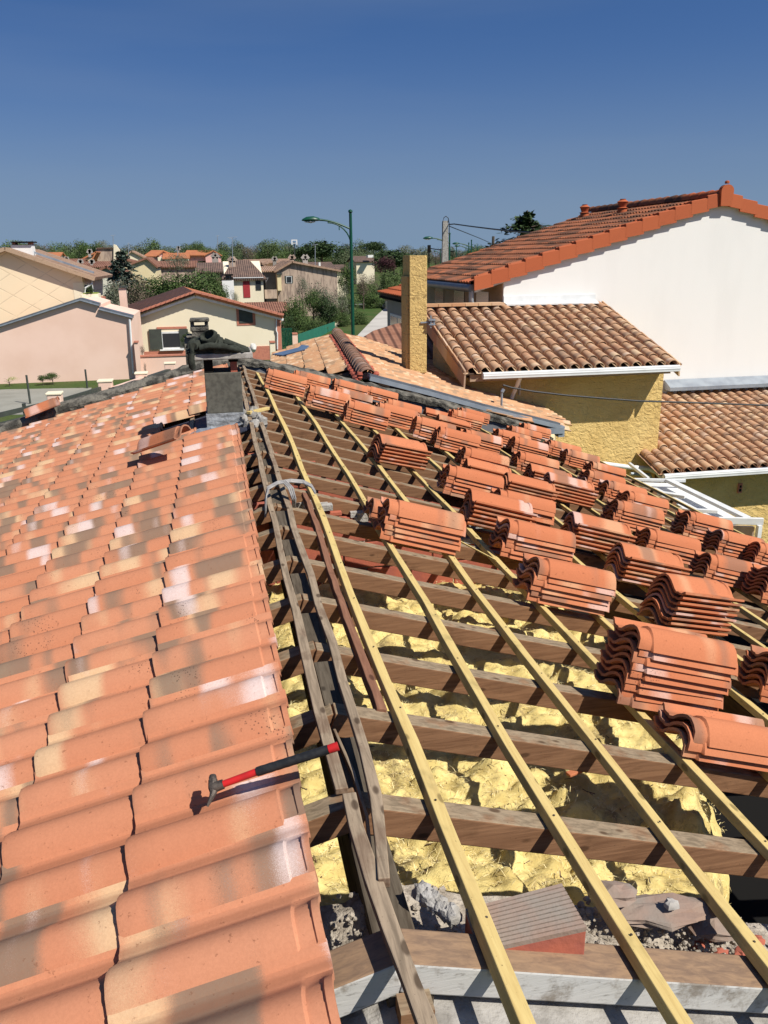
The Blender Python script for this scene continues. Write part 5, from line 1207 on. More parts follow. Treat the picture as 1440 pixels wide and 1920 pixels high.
# cream diamond-scored house at far left
DY = 55
h = thing('diamond_gable_house', atY(60, 620, DY), 'cream house at far left with diamond scored gable and white chimney', 'house')
gable(h, [(-160, 530), (12, 468), (153, 516), (156, 534), (156, 560)], DY, 10, 'diamond')
Pk, Rc, Lc = atY(12, 464, DY), atY(178, 520, DY), atY(-160, 527, DY); bk = Vector((0, 10, 0)); fo = Vector((0, -.4, 0))
roof_poly('roof', [Pk + fo, Rc + fo, Rc + bk, Pk + bk], 'r_tan', h, .18, uvd=(0, 1, 0)); roof_poly('roof', [Lc + fo, Pk + fo, Pk + bk, Lc + bk], 'r_tan', h, .18, uvd=(0, 1, 0))
b = MB(); b.beam(Pk + fo * 1.2 + Vector((0, 0, -.2)), Rc + fo * 1.2 + Vector((0, 0, -.2)), .12, .22); b.beam(Lc + fo * 1.2 + Vector((0, 0, -.2)), Pk + fo * 1.2 + Vector((0, 0, -.2)), .12, .22); obj('barge_board', b, M['fascia'], h)
b = MB(); P = [atY(60, 474, DY + 1.5), atY(176, 513, DY + 1.5)]; b.beam(P[0], P[1], .12, .12); obj('solar_edge', b, M['zinc'], h)
pbox(23, 59, 459, 484, DY + 1, 1.0, 'chimney', 'whitewall', h); pbox(23, 28, 454, 460, DY + 1.1, .8, 'cap_leg', 'brickband', h); pbox(53, 58, 454, 460, DY + 1.1, .8, 'cap_leg', 'brickband', h); pbox(20, 61, 452.5, 455, DY + .8, 1.4, 'cap', 'near_black', h)
pbox(140, 156, 530, 562, DY - .02, 2, 'wall', 'cream', h); window(h, 157, 174, 533, 552, DY + .5, 'white', 'glass'); pbox(155, 184, 551, 575, DY - 1, 1.2, 'balcony_wall', 'cream', h); pbox(156, 182, 549, 551, DY - .8, .9, 'hedge_strip', 'l_yellow', h)
b = MB(); b.tube([atY(174, 522, DY - .3), atY(172, 533, DY - .3), atY(160, 540, DY - .3), atY(159, 552, DY - .3)], .06, 6); obj('downpipe', b, M['white'], h)
pbox(184, 196, 556, 600, DY + 1, .5, 'tile_hung_wall', 'brickband', h)
# garden wall between pink garage and cream house, gate posts
def wallpiece(lab, u0, u1, v0, v1, Y, dep=.3, mat='pink', cap=None):
    t_ = thing('garden_wall', atY((u0 + u1) / 2, v1, Y), lab, 'wall'); a = atY(u0, v0, Y); c = atY(u1, v0, Y); b = MB(); b.box(a.x, c.x, Y, Y + dep, GZ, a.z); obj('wall_body', b, M[mat], t_)
    if cap: b = MB(); b.box(a.x, c.x, Y - .05, Y + dep + .05, a.z, a.z + .08); obj('coping', b, M[cap], t_)
    return t_
wallpiece('pink garden wall with red coping between pink garage and cream house', 251, 350, 670, 700, 48.5, .3, 'pink', 'brickband')
wallpiece('pink gate pillar in front of the cream house corner', 251, 259, 643, 665, 47.5, .4, 'pink', 'brickband')
wallpiece('small pale pillar right of the cream house plinth', 506, 516, 643, 670, 50, .5, 'cream', 'brickband')
wallpiece('pink pillar with clay cap left of the green screen', 548, 558, 627, 655, 60, .5, 'pink', 'brickband')
def fence_run(lab, A, B_, z0, z1, n, mat, name='fence', rail=True):
    t_ = thing(name, A, lab, 'fence'); A = Vector(A); B_ = Vector(B_)
    for i in range(n + 1):
        p = A.lerp(B_, i / n); b = MB(); b.box(p.x - .03, p.x + .03, p.y - .02, p.y + .02, p.z + z0, p.z + z1); obj('picket', b, M[mat], t_)
    for z_ in (z0 + .1, z1 - .1):
        b = MB(); b.beam(A + Vector((0, 0, z_)), B_ + Vector((0, 0, z_)), .05, .07); obj('rail', b, M[mat], t_)
    return t_
g0, g1 = atZ(700 / 1.0 * 0 + 527, 660, GZ), atZ(549, 655, GZ); fence_run('dark green gate bars between two pillars', Vector((atY(527, 650, 60).x, 60, GZ)), Vector((atY(548, 650, 60).x, 60, GZ)), 0, 1.6, 8, 'green', 'gate')
# low pink boundary wall with pillars and dark fence in the left foreground street
def pillar(u, v0, v1, Y, w_, lab, cap='pink', bird=False):
    a = atY(u, v0, Y); t_ = thing('gate_pillar', (a.x, Y, GZ), lab, 'pillar'); b = MB(); b.box(a.x - w_, a.x + w_, Y, Y + 2 * w_, GZ, a.z); obj('shaft', b, M['pink'], t_, bevel=.03)
    b = MB(); b.box(a.x - w_ - .03, a.x + w_ + .03, Y - .03, Y + 2 * w_ + .03, a.z, a.z + .07); obj('cap', b, M['cream'], t_, bevel=.02)
    return t_
pA_ = atZ(198, 775, GZ)
Y1, Y2, Y3 = 28.5, 32.5, 37.5
pillar(100, 741, 765, Y1, .22, 'short pale pillar at the left end of the black sliding fence'); pillar(196, 717, 735, Y2, .25, 'pale pillar at the right end of the black sliding fence'); pillar(264, 702, 715, Y3, .25, 'pale pillar at the far end of the low pink wall'); pillar(318, 683, 695, 41, .25, 'farthest pale pillar beside the chimney')
A = atY(106, 752, Y1); B_ = atY(188, 727, Y2); t = thing('sliding_gate', ((A.x + B_.x) / 2, 35, GZ), 'dark slatted sliding gate between two pale pillars', 'gate')
for i in range(17):
    p = A.lerp(B_, i / 16); b = MB(); b.box(p.x - .035, p.x + .035, p.y - .02, p.y + .02, p.z - 1.4, p.z); obj('slat', b, M['shutter'], t)
b = MB(); b.beam(A + Vector((0, 0, -.12)), B_ + Vector((0, 0, -.12)), .06, .16); b.beam(A + Vector((0, 0, -1.4)), B_ + Vector((0, 0, -1.4)), .06, .16); obj('rail', b, M['shutter'], t)
A = atY(203, 727, Y2); B_ = atY(260, 708, Y3); b = MB(); b.hexa([(A.x, A.y, GZ), (A.x + .2, A.y, GZ), (B_.x + .2, B_.y, GZ), (B_.x, B_.y, GZ), (A.x, A.y, A.z), (A.x + .2, A.y, A.z), (B_.x + .2, B_.y, B_.z), (B_.x, B_.y, B_.z)]); obj('garden_wall', b, M['pink'], label='low pink wall stepping away between two pale pillars', cat='wall')
A = atY(270, 706, Y3); B_ = atY(312, 692, 41); b = MB(); b.hexa([(A.x, A.y, GZ), (A.x + .2, A.y, GZ), (B_.x + .2, B_.y, GZ), (B_.x, B_.y, GZ), (A.x, A.y, A.z), (A.x + .2, A.y, A.z), (B_.x + .2, B_.y, B_.z), (B_.x, B_.y, B_.z)]); obj('garden_wall', b, M['shutter'], label='dark green fence panel behind the far pale pillar', cat='fence')
A = atY(-60, 788, 26); B_ = atY(93, 752, 28.3); t = thing('slatted_fence', ((A.x + B_.x) / 2, 31, GZ), 'dark horizontal slatted fence at the left edge above the coping', 'fence')
for k in range(3):
    b = MB(); b.beam(A + Vector((0, 0, -.14 - .30 * k)), B_ + Vector((0, 0, -.14 - .30 * k)), .05, .15); obj('slat', b, M['shutter'], t)
for u in (45,):
    p = atY(u, 756, 27.6); b = MB(); b.box(p.x - .05, p.x + .05, 27.5, 27.6, GZ, p.z); obj('post', b, M['shutter'], t)
for u, v in ((57, 720), (164, 713)):
    p = atZ(u, v + 38 if u < 100 else v + 16, GZ); b = MB(); hh = 1.35 if u < 100 else 1.0; b.tube([p, p + Vector((0, 0, hh))], .05, 6); obj('fence_post', b, M['shutter'], label='thin dark post of the wire fence %s' % ('in front of the driveway' if u < 100 else 'at the far corner of the driveway'), cat='post')
# houses behind
def simple_house(name, lab, poly, roofpoly_, Y, dep, wall, roof, par_extra=None, rmat=None):
    h_ = thing(name, atY(poly[0][0], poly[0][1], Y), lab, 'house'); gable(h_, poly, Y, dep, wall)
    return h_
def gh(lab, ul, ur, ve, up_, vp, Y, dep, wall, roof, ov=.4, name='gable_house'):
    """gable facing the camera: left/right eave px, peak px"""
    h_ = thing(name, Vector((atY((ul + ur) / 2, ve, Y).x, Y, ground_z(0, Y))), lab, 'house'); gable(h_, [(ul, ve), (up_, vp), (ur, ve)], Y, dep, wall)
    Lc, Pk, Rc = atY(ul, ve, Y), atY(up_, vp, Y), atY(ur, ve, Y); e1_ = (Lc - Pk).normalized() * ov; e2_ = (Rc - Pk).normalized() * ov; up1 = Vector((0, 0, .12)); f_ = Vector((0, -ov, 0)); b_ = Vector((0, dep + ov, 0))
    roof_poly('roof', [Lc + e1_ + up1 + f_, Pk + up1 + f_, Pk + up1 + b_, Lc + e1_ + up1 + b_], roof, h_, .2, uvd=(0, 1, 0)); roof_poly('roof', [Pk + up1 + f_, Rc + e2_ + up1 + f_, Rc + e2_ + up1 + b_, Pk + up1 + b_], roof, h_, .2, uvd=(0, 1, 0))
    return h_
def eh(lab, ul, ur, ve, vr, Y, dep, wall, roof, gableR=0, ov=.4, name='house', inset=.0):
    """long side facing the camera: eave line and ridge line px"""
    A, B_ = atY(ul, ve, Y), atY(ur, ve, Y); B_.z = A.z; h_ = thing(name, Vector(((A.x + B_.x) / 2, Y, ground_z(0, Y))), lab, 'house')
    zr_ = atY((ul + ur) / 2, vr, Y + dep / 2).z
    b = MB(); b.prism([(A.x, Y, GZ), (A.x, Y, A.z), (A.x, Y + dep / 2, zr_ - .15), (A.x, Y + dep, A.z), (A.x, Y + dep, GZ)], (B_.x - A.x, 0, 0)); obj('wall', b, M[wall], h_)
    o1 = Vector((-ov, 0, 0)); o2 = Vector((ov, 0, 0)); sl = (zr_ - A.z) / (dep / 2); i_ = inset * (B_.x - A.x)
    e0_, e1_ = Vector((A.x, Y - ov, A.z - ov * sl)) + o1, Vector((B_.x, Y - ov, A.z - ov * sl)) + o2; r0, r1 = Vector((A.x + i_, Y + dep / 2, zr_)) + o1 * (inset == 0), Vector((B_.x - i_, Y + dep / 2, zr_)) + o2 * (inset == 0)
    k0, k1 = Vector((A.x, Y + dep + ov, A.z - ov * sl)) + o1, Vector((B_.x, Y + dep + ov, A.z - ov * sl)) + o2
    roof_poly('roof', [e0_, e1_, r1, r0], roof, h_, .15, uvd=(1, 0, 0)); roof_poly('roof', [r0, r1, k1, k0], roof, h_, .15, uvd=(1, 0, 0))
    if inset: roof_poly('roof', [e0_, r0, k0], roof, h_, .1, uvd=(0, 1, 0)); roof_poly('roof', [e1_, k1, r1], roof, h_, .1, uvd=(0, 1, 0))
    return h_
def chim(par, u0, u1, v0, v1, Y, mat='greywall', arch=True):
    c_ = pbox(u0, u1, v0 + 4, v1, Y, (u1 - u0) * Y / 1600, 'chimney', mat, par)
    if arch:
        a = atY(u0 - 1, v0 + 5, Y); d_ = atY(u1 + 1, v0 + 5, Y); m__ = atY((u0 + u1) / 2, v0 - 2, Y); th_ = .12; b = MB()
        b.beam(a, m__, .5, .12, up=(0, 1, 0)); b.beam(m__, d_, .5, .12, up=(0, 1, 0)); obj('chimney_cap', b, M[mat], c_)
    return c_
# two storey cream house with brown hipped roof and red shutter
h = eh('two storey cream house with brown roof, red shutter and white chimney', 421, 493, 521, 487, 92, 10, 'cream', 'r_brown', name='two_storey_house', inset=.28)
pbox(457, 468, 527, 558, 91.95, .1, 'shutter', 'redshutter', h); window(h, 480, 489, 526, 544, 92, 'shutter', 'glass'); pbox(420, 494, 519.5, 522, 91.6, .3, 'gutter', 'white', h)
b = None; pbox(419, 438, 526, 568, 89, 1.2, 'chimney', 'whitewall', h); pbox(420, 437, 514, 517, 89, 1.2, 'chimney_fin', 'near_black', h); pbox(420, 437, 520, 523, 89, 1.2, 'chimney_fin', 'near_black', h); pbox(423, 434, 517, 527, 89.3, .6, 'chimney_core', 'greywall', h)
chim(h, 430, 441, 485, 512, 95, 'brownwall')
h = eh('low red brown annex roof in front of the two storey cream house', 470, 535, 583, 566, 80, 7, 'brownwall', 'r_redbrown', name='annex')
# dark brown streaked gable house
h = gh('large brown streaked gable house with one white window', 519, 632, 507, 547, 491, 96, 12, 'brownwall', 'r_tan', name='brown_gable_house')
window(h, 537, 547, 518, 531, 96); pbox(534.5, 549, 517, 531, 95.97, .05, 'surround', 'shutter', h); chim(h, 544, 551, 481, 495, 99, 'brownwall'); chim(h, 568, 577, 481, 498, 99, 'slab'); pbox(521, 527, 514, 545, 95.5, .5, 'pilaster', 'yell2', h); pbox(519, 529, 512, 515, 95.3, .8, 'pilaster_cap', 'shutter', h)
h = eh('grey brown house wing in shadow left of the brown gable house', 497, 519, 507, 499, 98, 10, 'darkwall', 'r_tan', name='house_wing')  # shadow on the wing is put into its darker wall colour
pbox(497, 519, 543, 560, 94, .4, 'yard_wall', 'brownwall', h)
h = gh('blue grey gable house behind the two storey cream house', 462, 508, 506, 490, 493.5, 118, 10, 'darkwall', 'r_tan', name='grey_gable_house'); chim(h, 512, 518, 484, 498, 118, 'greywall')
# far houses
h = gh('far pink gable house with orange roof, rightmost of the pink ones', 385, 414, 478, 400, 470, 200, 14, 'rose', 'r_orange', name='pink_house'); pbox(344, 386, 478, 490, 201, 6, 'wing', 'rose', h)
A_, B_ = atY(345, 478, 200), atY(386, 478, 200); r0, r1 = atY(350, 469, 206), atY(400, 469, 206); roof_poly('roof', [A_, B_, r1, r0], 'r_orange', h, .2, uvd=(1, 0, 0))
h = gh('far pink and white house with orange roof in the middle of the town', 298, 320, 477, 306, 471, 190, 12, 'rose', 'r_orange', name='pink_house'); A_, B_ = atY(268, 480, 190), atY(297, 480, 190); r0, r1 = atY(284, 469, 197), atY(308, 469, 197); roof_poly('roof', [A_, B_, r1, r0], 'r_orange', h, .2, uvd=(1, 0, 0)); pbox(272, 300, 479, 495, 190.5, 5, 'wing', 'rose', h); pbox(297, 304, 482, 498, 188, 2, 'wing', 'cream', h)
h = eh('far orange roofed house between the two pink houses', 308, 352, 484, 474, 185, 10, 'cream', 'r_orange'); chim(h, 333, 336, 464, 474, 186, 'greywall')
h = eh('orange roofed house behind the white chimney at far left', 64, 108, 484, 473, 170, 9, 'cream', 'r_orange'); pbox(101, 107, 484, 495, 168, 1, 'porch', 'whitewall', h)
h = thing('tall_grey_house', atY(200, 490, 150), 'tall grey brown block with cream stepped side at the left', 'house'); pbox(183, 214, 465, 492, 150, 7, 'wall', 'brownwall', h); pbox(182, 215, 464, 466, 149.7, 8, 'roof_edge', 'r_brown', h)
b = MB(); P = [atY(u, v, 149.6) for u, v in ((213, 500), (213, 458), (217, 459), (225, 470), (226, 500))]; b.prism(P, (0, .8, 0)); obj('stepped_gable', b, M['cream'], h)
h = gh('cream house with curved parapet right of the tall grey house', 232, 270, 483, 247, 471, 160, 8, 'cream', 'r_tan', name='cream_cottage')
h = gh('orange roofed cottage left of the tall grey block', 142, 170, 492, 180, 473, 145, 8, 'yell2', 'r_orange', name='orange_cottage')
h = eh('brown roofed cottage with tiny chimneys below the orange roofs at left', 108, 150, 494, 485, 130, 8, 'yell2', 'r_redbrown', name='brown_cottage'); chim(h, 122, 127, 484, 494, 131, 'slab')
h = eh('long brown roof above the pale greenish wall at left', 134, 200, 500, 490, 112, 9, 'yell2', 'r_redbrown'); chim(h, 148, 153, 489, 500, 113, 'slab'); chim(h, 170, 174, 489, 500, 113, 'slab'); chim(h, 166, 170, 470, 482, 118, 'slab')
h = gh('pale greenish walled house behind the diamond gable house', 171, 222, 514, 200, 500, 88, 12, 'pale', 'r_redbrown', name='pale_house')
h = gh('straw coloured gable behind the cedar tree', 238, 292, 498, 276, 484, 105, 10, 'yell2', 'r_redbrown', name='straw_house')
h = gh('straw coloured house partly hidden by the grey shrub', 225, 262, 494, 222, 484, 125, 9, 'yell2', 'r_redbrown', name='straw_house')
h = eh('brown tiled house behind the big green bush', 285, 365, 500, 489, 120, 10, 'brownwall', 'r_redbrown'); chim(h, 398, 409, 478, 496, 110, 'greywall')
h = gh('low cottage with red roof right of the pink house', 453, 470, 500, 461, 491.5, 140, 8, 'yell2', 'r_orange', name='red_roof_cottage'); A_, B_ = atY(436, 494, 141), atY(456, 494, 141)
h = eh('long red roof behind the brown chimney', 436, 460, 494, 487, 150, 8, 'cream', 'r_orange')
h = eh('long pinkish roof in the middle distance', 462, 500, 494, 486, 160, 9, 'rose', 'r_tan'); h = eh('tan roof above the brown gable house', 495, 545, 492, 485, 165, 9, 'yell2', 'r_tan')
h = eh('dark brown roof right of the brown gable house', 588, 625, 503, 491, 125, 10, 'whitewall', 'r_brown'); pbox(598, 601, 492, 503, 122, .4, 'chimney', 'whitewall', h)
h = eh('pale wall house with brown roof left of the street lamp', 618, 650, 508, 496, 135, 8, 'cream', 'r_brown')
h = eh('brown roof seen through the trees right of the street lamp', 668, 702, 490, 480, 170, 10, 'cream', 'r_brown'); pbox(690, 700, 478, 483, 168, 2, 'dormer', 'whitewall', h)
h = eh('brown roof behind the red shuttered house', 375, 430, 508, 492, 104, 9, 'brownwall', 'r_brown')
# hillside fill: rooftops
# masts and aerials
def mast(u, v0, v1, Y, lab, bars=((0, 0, 10),)):
    p = atY(u, v0, Y); q = atY(u, v1, Y); k = Y / 1600; b = MB(); b.tube([q, p], .035 * Y / 90, 5)
    for dv, du, w_ in bars: c_ = atY(u + du, v0 + dv, Y); b.beam(c_ - Vector((w_ * k / 2, 0, 0)), c_ + Vector((w_ * k / 2, .2, .1)), .03 * Y / 90, .04 * Y / 90)
    obj('aerial', b, M['zinc'], label=lab, cat='aerial')
mast(436, 446, 500, 94, 'tall rooftop aerial above the two storey cream house', ((0, 0, 18), (2, -2, 8))); mast(408, 442, 470, 160, 'thin distant mast left of the tall aerial', ((1, 0, 6),)); mast(212, 442, 470, 170, 'small mast far left over the tree line', ((0, 0, 8),))
mast(591, 460, 500, 100, 'aerial above the brown gable house', ((0, 0, 12),)); mast(241, 457, 478, 150, 'short aerial above the cream cottage', ((0, 0, 4),)); mast(333, 464, 482, 186, 'aerial over the far orange roofed house', ((0, 0, 7),))
p = atY(552, 455, 110); hp = thing('basketball_hoop', p, 'white rimmed basketball backboard on a pole behind the brown house', 'basketball hoop')
b = MB(); k = 110 / 1600; w_ = 5.5 * k; hgt = 3.6 * k
b.box(p.x - w_, p.x + w_, 110, 110.1, p.z + hgt, p.z + hgt + .12); b.box(p.x - w_, p.x - w_ + .14, 110, 110.1, p.z - hgt, p.z + hgt); b.box(p.x + w_ - .14, p.x + w_, 110, 110.1, p.z - hgt, p.z + hgt); b.box(p.x - .2, p.x + .2, 110, 110.1, p.z - .1, p.z - .02); obj('backboard', b, M['white'], hp)
b = MB(); b.tube([(p.x, 110.3, GZ), (p.x, 110.3, p.z + .1)], .07, 6); obj('pole', b, M['shutter'], hp)
# green privacy screen, hedge, low walls on the street
def quadwall(name, lab, cat, pts_top, z0, mat, th=.08, rough=0):
    t_ = MB(); P = [Vector(p) for p in pts_top]
    for a, c in zip(P, P[1:]): t_.hexa([(a.x, a.y, z0), (c.x, c.y, z0), (c.x, c.y + th, z0), (a.x, a.y + th, z0), (a.x, a.y, a.z), (c.x, c.y, c.z), (c.x, c.y + th, c.z), (a.x, a.y + th, a.z)])
    return obj(name, t_, M[mat], label=lab, cat=cat)
quadwall('privacy_screen', 'green mesh privacy screen between the pillar and the hedge', 'fence', [atY(559, 627, 60), atY(590, 616, 68), atY(628, 603, 78)], GZ, 'greenmesh')
t = thing('garden_wall', atY(640, 620, 80), 'pale street wall with posts behind the street lamp', 'wall')
for i in range(5):
    u = 629 + i * 6; v = 606 - i * 2.2; p = atY(u, v, 80 + i * 2.5); b = MB(); b.box(p.x - .15, p.x + .15, p.y, p.y + .3, GZ, p.z); obj('post', b, M['cream'], t)
a_, c_ = atY(628, 626, 80), atY(656, 612, 91); b = MB(); b.hexa([(a_.x, a_.y, GZ), (c_.x, c_.y, GZ), (c_.x, c_.y + .2, GZ), (a_.x, a_.y + .2, GZ), a_, c_, c_ + Vector((0, .2, 0)), a_ + Vector((0, .2, 0))]); obj('wall_body', b, M['cream'], t)
quadwall('garden_wall', 'low pale kerb wall along the hedge by the street', 'wall', [atY(655, 619, 84), atY(690, 601, 96)], GZ, 'cream', .2)
w_ = quadwall('garden_wall', 'white boundary wall with red coping at the end of the street', 'wall', [atY(650, 571, 118), atY(716, 569, 112)], GZ, 'whitewall', .3)
quadwall('garden_wall', 'sunlit white boundary wall running beside the street to the grey house', 'wall', [atY(714, 568, 112), atY(735, 562, 100)], GZ, 'whitewall', .3)
# small things on the lawn and driveway
b = MB(); lumpy(b, atY(475, 652, 50), (.2, .2, .25), 2.2, n=5); obj('garden_tank', b, M['lampglass'], smooth=True, label='small pale tank by the cream house plinth', cat='tank')
# =================================================================== VEGETATION
def foliage(name, seed, mat, nb=14, per=190, leaf=.085, shape='round', spread=.62):
    rnd = random.Random(seed); b = MB(); blobs = []
    for i in range(nb):
        while True:
            p = Vector((rnd.uniform(-1, 1), rnd.uniform(-1, 1), rnd.uniform(-1, 1)))
            if p.length < 1: break
        r_ = rnd.uniform(.24, .42)
        if shape == 'pine': p.z = abs(p.z) * .4 + .1; r_ *= 1.0
        if shape == 'tall': p.z *= 1.1
        blobs.append((p * spread, r_))
    vs = []; fs = []
    for (c, r_) in blobs:
        for _ in range(per):
            d = Vector((rnd.gauss(0, 1), rnd.gauss(0, 1), rnd.gauss(0, 1))).normalized(); rr = r_ * rnd.uniform(.62, 1.12)
            p = c + d * rr; s = leaf * rnd.uniform(.6, 1.3); a = Vector((rnd.gauss(0, 1), rnd.gauss(0, 1), rnd.gauss(0, 1))).normalized(); n_ = (d + a * .9).normalized(); t_ = n_.cross(a).normalized(); q = n_.cross(t_)
            k = len(vs); vs += [p - t_ * s * .5, p + q * s * .32, p + t_ * s * .5, p - q * s * .32]; fs.append((k, k + 1, k + 2, k + 3))
    b.add(vs, fs); return b.mesh('crown', mat)
FO = {}
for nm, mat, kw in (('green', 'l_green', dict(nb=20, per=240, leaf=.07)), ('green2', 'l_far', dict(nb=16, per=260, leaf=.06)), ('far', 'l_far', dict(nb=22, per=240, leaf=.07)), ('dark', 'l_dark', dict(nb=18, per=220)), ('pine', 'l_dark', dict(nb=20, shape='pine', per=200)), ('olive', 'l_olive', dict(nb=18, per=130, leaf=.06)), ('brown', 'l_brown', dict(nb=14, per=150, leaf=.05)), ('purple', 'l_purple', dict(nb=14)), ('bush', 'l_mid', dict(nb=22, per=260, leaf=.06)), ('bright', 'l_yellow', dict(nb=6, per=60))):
    FO[nm] = foliage(nm, hash_ := sum(map(ord, nm)), M[mat], **kw)
def trunk_mesh(seed):
    rnd = random.Random(seed); b = MB(); b.tube([(0, 0, 0), (.02, 0, .4), (.0, .02, .8), (.03, 0, 1.1)], [.05, .04, .03, .012], 7)
    for i in range(8):
        z = rnd.uniform(.4, .95); a = rnd.uniform(0, 6.28); l = rnd.uniform(.3, .6); b.tube([(0, 0, z), (math.cos(a) * l * .5, math.sin(a) * l * .5, z + l * .35), (math.cos(a) * l, math.sin(a) * l, z + l * .6)], [.018, .011, .004], 5)
    return b.mesh('trunk', M['trunk'])
TR = trunk_mesh(3)
def tree(kind, u, vt, vb, wpx, Y, lab, name='tree', cat='tree', group=None, deep=None):
    """crown spans vt..vb and wpx pixels at distance Y"""
    top = atY(u, vt, Y); bot = atY(u, vb, Y); rx = wpx / 2 * (Y / math.cos(YAW * 0)) / 1600; rz = (top.z - bot.z) / 2; c = Vector((top.x, Y, (top.z + bot.z) / 2)); gz_ = min(ground_z(c.x, Y), bot.z)
    t_ = thing(name, (c.x, Y, gz_), lab, cat, group)
    place(FO[kind], 'crown', Matrix.Translation(c) @ Matrix.Rotation(random.uniform(0, 6.28), 4, 'Z') @ Matrix.Diagonal((rx, deep or rx, rz, 1)), t_)
    hh = (c.z - gz_) ; s = rx; place(TR, 'trunk', Matrix.Translation((c.x, Y, gz_)) @ Matrix.Diagonal((s, s, max(hh, .1) * 1.0, 1)), t_)
    return t_
random.seed(21)
# horizon tree line
HL = 'trees of the far tree line'
u = -40
while u < 1000:
    w_ = random.uniform(34, 60); vt = random.uniform(443, 458)
    if 190 < u < 330: vt -= 2
    if u > 700: vt += 8
    k = random.choice(['far', 'green2', 'green', 'far', 'brown'])
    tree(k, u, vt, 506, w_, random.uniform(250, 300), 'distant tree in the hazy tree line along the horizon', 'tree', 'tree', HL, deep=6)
    u += w_ * random.uniform(.32, .5)
u = -30
while u < 780:
    w_ = random.uniform(30, 50)
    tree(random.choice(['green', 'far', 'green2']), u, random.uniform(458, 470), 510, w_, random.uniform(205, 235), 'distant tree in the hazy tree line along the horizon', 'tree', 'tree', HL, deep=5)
    u += w_ * random.uniform(.6, .9)
tree('green', 150, 447, 505, 42, 215, 'taller bright green tree above the roofs at left'); tree('brown', 88, 449, 500, 30, 230, 'bare brownish tree in the tree line at far left')
tree('green', 366, 448, 490, 40, 225, 'rounded green tree above the far pink house'); tree('green', 390, 460, 500, 60, 205, 'green tree right of the far pink house')
tree('green', 500, 443, 500, 60, 190, 'tall mixed green tree left of the umbrella pine'); tree('brown', 465, 452, 500, 44, 200, 'bare grey tree left of the tall green tree')
tree('pine', 602, 436, 512, 124, 170, 'large dark umbrella pine left of the street lamp', deep=6); tree('pine', 566, 450, 508, 66, 175, 'smaller dark pine merging with the large umbrella pine', deep=4)
tree('pine', 700, 444, 486, 62, 240, 'small dark umbrella pine right of the street lamp', deep=5); tree('pine', 738, 452, 530, 104, 140, 'broad dark pine right of the street lamp', deep=5); tree('pine', 765, 466, 520, 56, 150, 'dark pine behind the yellow chimney', deep=4)
tree('purple', 722, 476, 520, 54, 120, 'dark purple leaved tree in front of the broad pine'); tree('brown', 680, 500, 560, 56, 105, 'bare brown rounded tree right of the street lamp'); tree('green', 735, 500, 570, 76, 108, 'green shrubs below the purple tree', 'shrub', 'shrub')
tree('green', 648, 486, 560, 50, 112, 'yellow green tree just left of the lamp post'); tree('olive', 600, 520, 622, 84, 84, 'grey green olive tree behind the green screen'); tree('olive', 565, 512, 560, 34, 90, 'thin olive tree in front of the brown gable wall'); tree('bush', 645, 575, 628, 40, 80, 'dark green shrub at the foot of the lamp post', 'shrub', 'shrub'); tree('olive', 640, 520, 610, 46, 88, 'olive tree touching the lamp post on its left')
tree('bush', 552, 536, 650, 76, 78, 'dense green shrub right of the cream house', 'shrub', 'shrub'); tree('bush', 590, 585, 655, 60, 74, 'dark green shrub above the green screen', 'shrub', 'shrub'); tree('dark', 540, 585, 668, 44, 63, 'dark shrub behind the cream house corner', 'shrub', 'shrub')
tree('bush', 350, 488, 600, 150, 84, 'wide dark green rounded tree behind the cream house', deep=5); tree('bush', 290, 505, 590, 70, 86, 'green tree joining the wide rounded tree on its left', deep=4); tree('bush', 410, 520, 590, 50, 84, 'small green tree left of the white chimney')
tree('brown', 240, 500, 600, 100, 78, 'grey brown twiggy shrub below the cedar', 'shrub', 'shrub', deep=3); tree('olive', 215, 515, 600, 60, 75, 'sparse grey shrub left of the slim pink chimney', 'shrub', 'shrub'); tree('dark', 262, 520, 600, 60, 82, 'dark shrub behind the slim pink chimney', 'shrub', 'shrub')
tree('bush', 672, 572, 632, 48, 82, 'clipped hedge beside the street lamp', 'hedge', 'hedge'); tree('green', 700, 545, 585, 70, 108, 'low green shrubs over the white boundary wall', 'shrub', 'shrub'); tree('brown', 830, 470, 500, 60, 170, 'scrubby trees right of the yellow chimney'); tree('green', 900, 462, 500, 90, 230, 'low trees behind the row of lamps')
tree('green', 850, 478, 505, 40, 120, 'green bush at the foot of the concrete pole', 'shrub', 'shrub')
tree('bush', 96, 695, 716, 36, 47, 'small leafy shrub against the pink garage wall', 'shrub', 'shrub'); tree('bush', 78, 700, 718, 24, 46.8, 'smaller shrub with yellow flowers left of the leafy one', 'shrub', 'shrub'); tree('bright', 15, 704, 718, 40, 47, 'yellow flowering plants at the foot of the pink garage', 'shrub', 'shrub')
tree('dark', 348, 620, 655, 30, 53, 'climbing plant beside the window of the cream house', 'shrub', 'shrub'); tree('brown', 265, 643, 668, 18, 49, 'small cactus like plant in front of the cream house', 'shrub', 'shrub'); tree('brown', 271, 675, 702, 9, 44.5, 'thin leafless sapling in front of the pink garden wall', 'shrub', 'shrub')
tree('olive', 438, 540, 580, 22, 86, 'thin climbing plant beside the red shutter', 'shrub', 'shrub'); tree('dark', 168, 535, 552, 16, 54, 'dark plants on the balcony of the diamond gable house', 'shrub', 'shrub')
tree('green', 690, 522, 572, 70, 112, 'mixed green shrubs behind the end of the street', 'shrub', 'shrub'); tree('green', 650, 545, 604, 56, 98, 'leafy shrub just right of the lamp post foot', 'shrub', 'shrub'); tree('bush', 622, 566, 622, 50, 82, 'green shrub above the far end of the green screen', 'shrub', 'shrub')
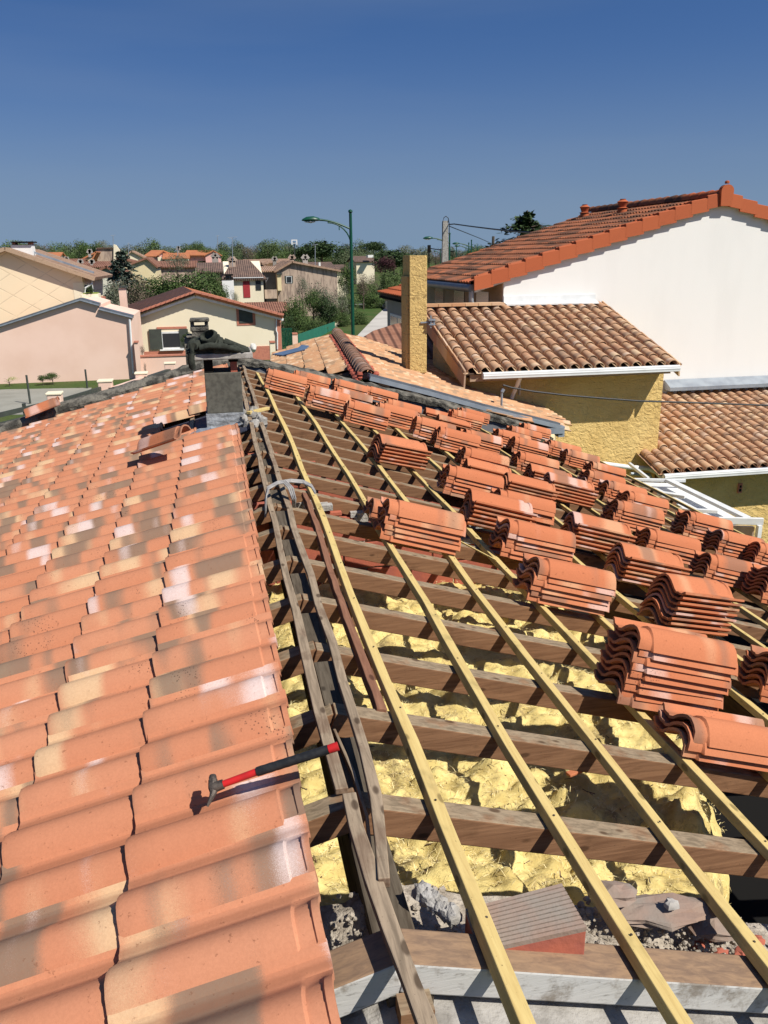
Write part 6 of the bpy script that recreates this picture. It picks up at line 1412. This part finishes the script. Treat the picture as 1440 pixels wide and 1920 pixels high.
tree('far', 725, 515, 566, 60, 122, 'pale green shrub left of the orange hipped roof', 'shrub', 'shrub'); tree('brown', 700, 505, 556, 50, 118, 'bare twiggy tree between the pale shrub and the brown tree'); tree('green', 766, 490, 545, 50, 128, 'green tree directly behind the yellow chimney top')
tree('bush', 585, 530, 600, 60, 80, 'leafy shrub at the foot of the brown gable wall', 'shrub', 'shrub'); tree('dark', 615, 548, 612, 56, 79, 'dark shrub among the olive trees', 'shrub', 'shrub')
tree('olive', 330, 470, 512, 60, 96, 'pale flowering tree top in front of the orange far roofs'); tree('bush', 395, 500, 560, 60, 90, 'dark green tree beside the white chimney on its left')
# cedars: whorled drooping branches
def cedar(u, vt, vb, wpx, Y, lab, mat='l_blue', seed=5, lean=0):
    rnd = random.Random(seed); top = atY(u, vt, Y); bot = atY(u, vb, Y); H = top.z - bot.z; W = wpx / 2 * Y / 1600; c = Vector((bot.x, Y, bot.z)); gz_ = ground_z(c.x, Y)
    t_ = thing('cedar', (c.x, Y, gz_), lab, 'tree'); b = MB(); b.tube([Vector((c.x, Y, gz_)), c + Vector((0, 0, H * .5)), c + Vector((0, 0, H * .98))], [W * .10, W * .05, W * .01], 7); tb = MB(); vs = []; fs = []
    lv = 13
    for i in range(lv):
        f_ = i / lv; z = H * (.02 + .95 * f_); R_ = W * (1 - f_) ** .75 * rnd.uniform(.8, 1.15)
        for k in range(7):
            a = rnd.uniform(0, 6.28); l = R_ * rnd.uniform(.55, 1.1); d = Vector((math.cos(a), math.sin(a), 0)); P0 = c + Vector((0, 0, z)); P1 = P0 + d * l * .55 + Vector((0, 0, l * .10)); P2 = P0 + d * l - Vector((0, 0, l * .06))
            b.tube([P0, P1, P2], [W * .018, W * .012, W * .004], 4)
            for s_ in range(int(26 + 30 * l / W)):
                tt_ = rnd.uniform(.2, 1.02); p = P0.lerp(P1, tt_ * 2) if tt_ < .5 else P1.lerp(P2, tt_ * 2 - 1); p = p + Vector((rnd.gauss(0, .11 * l), rnd.gauss(0, .11 * l), rnd.uniform(-.035, .03) * W * 1.2)); sz = W * rnd.uniform(.035, .085)
                e = Vector((rnd.gauss(0, 1), rnd.gauss(0, 1), rnd.gauss(0, .35))).normalized(); g = e.cross(Vector((0, 0, 1))).normalized() * .4 + Vector((0, 0, rnd.uniform(-.25, .25))); n_ = len(vs); vs += [p - e * sz, p + g * sz, p + e * sz, p - g * sz]; fs.append((n_, n_ + 1, n_ + 2, n_ + 3))
    obj('trunk', b, M['trunk'], t_); q = MB(); q.add(vs, fs); obj('crown', q, M[mat], t_)
cedar(236, 464, 570, 130, 84, 'blue green cedar with layered branches in the left middle distance', seed=9)
cedar(985, 392, 500, 210, 60, 'dark cedar top showing above the weathered roof of the white house', seed=14, mat='l_dark')
print('objects', len(bpy.data.objects))
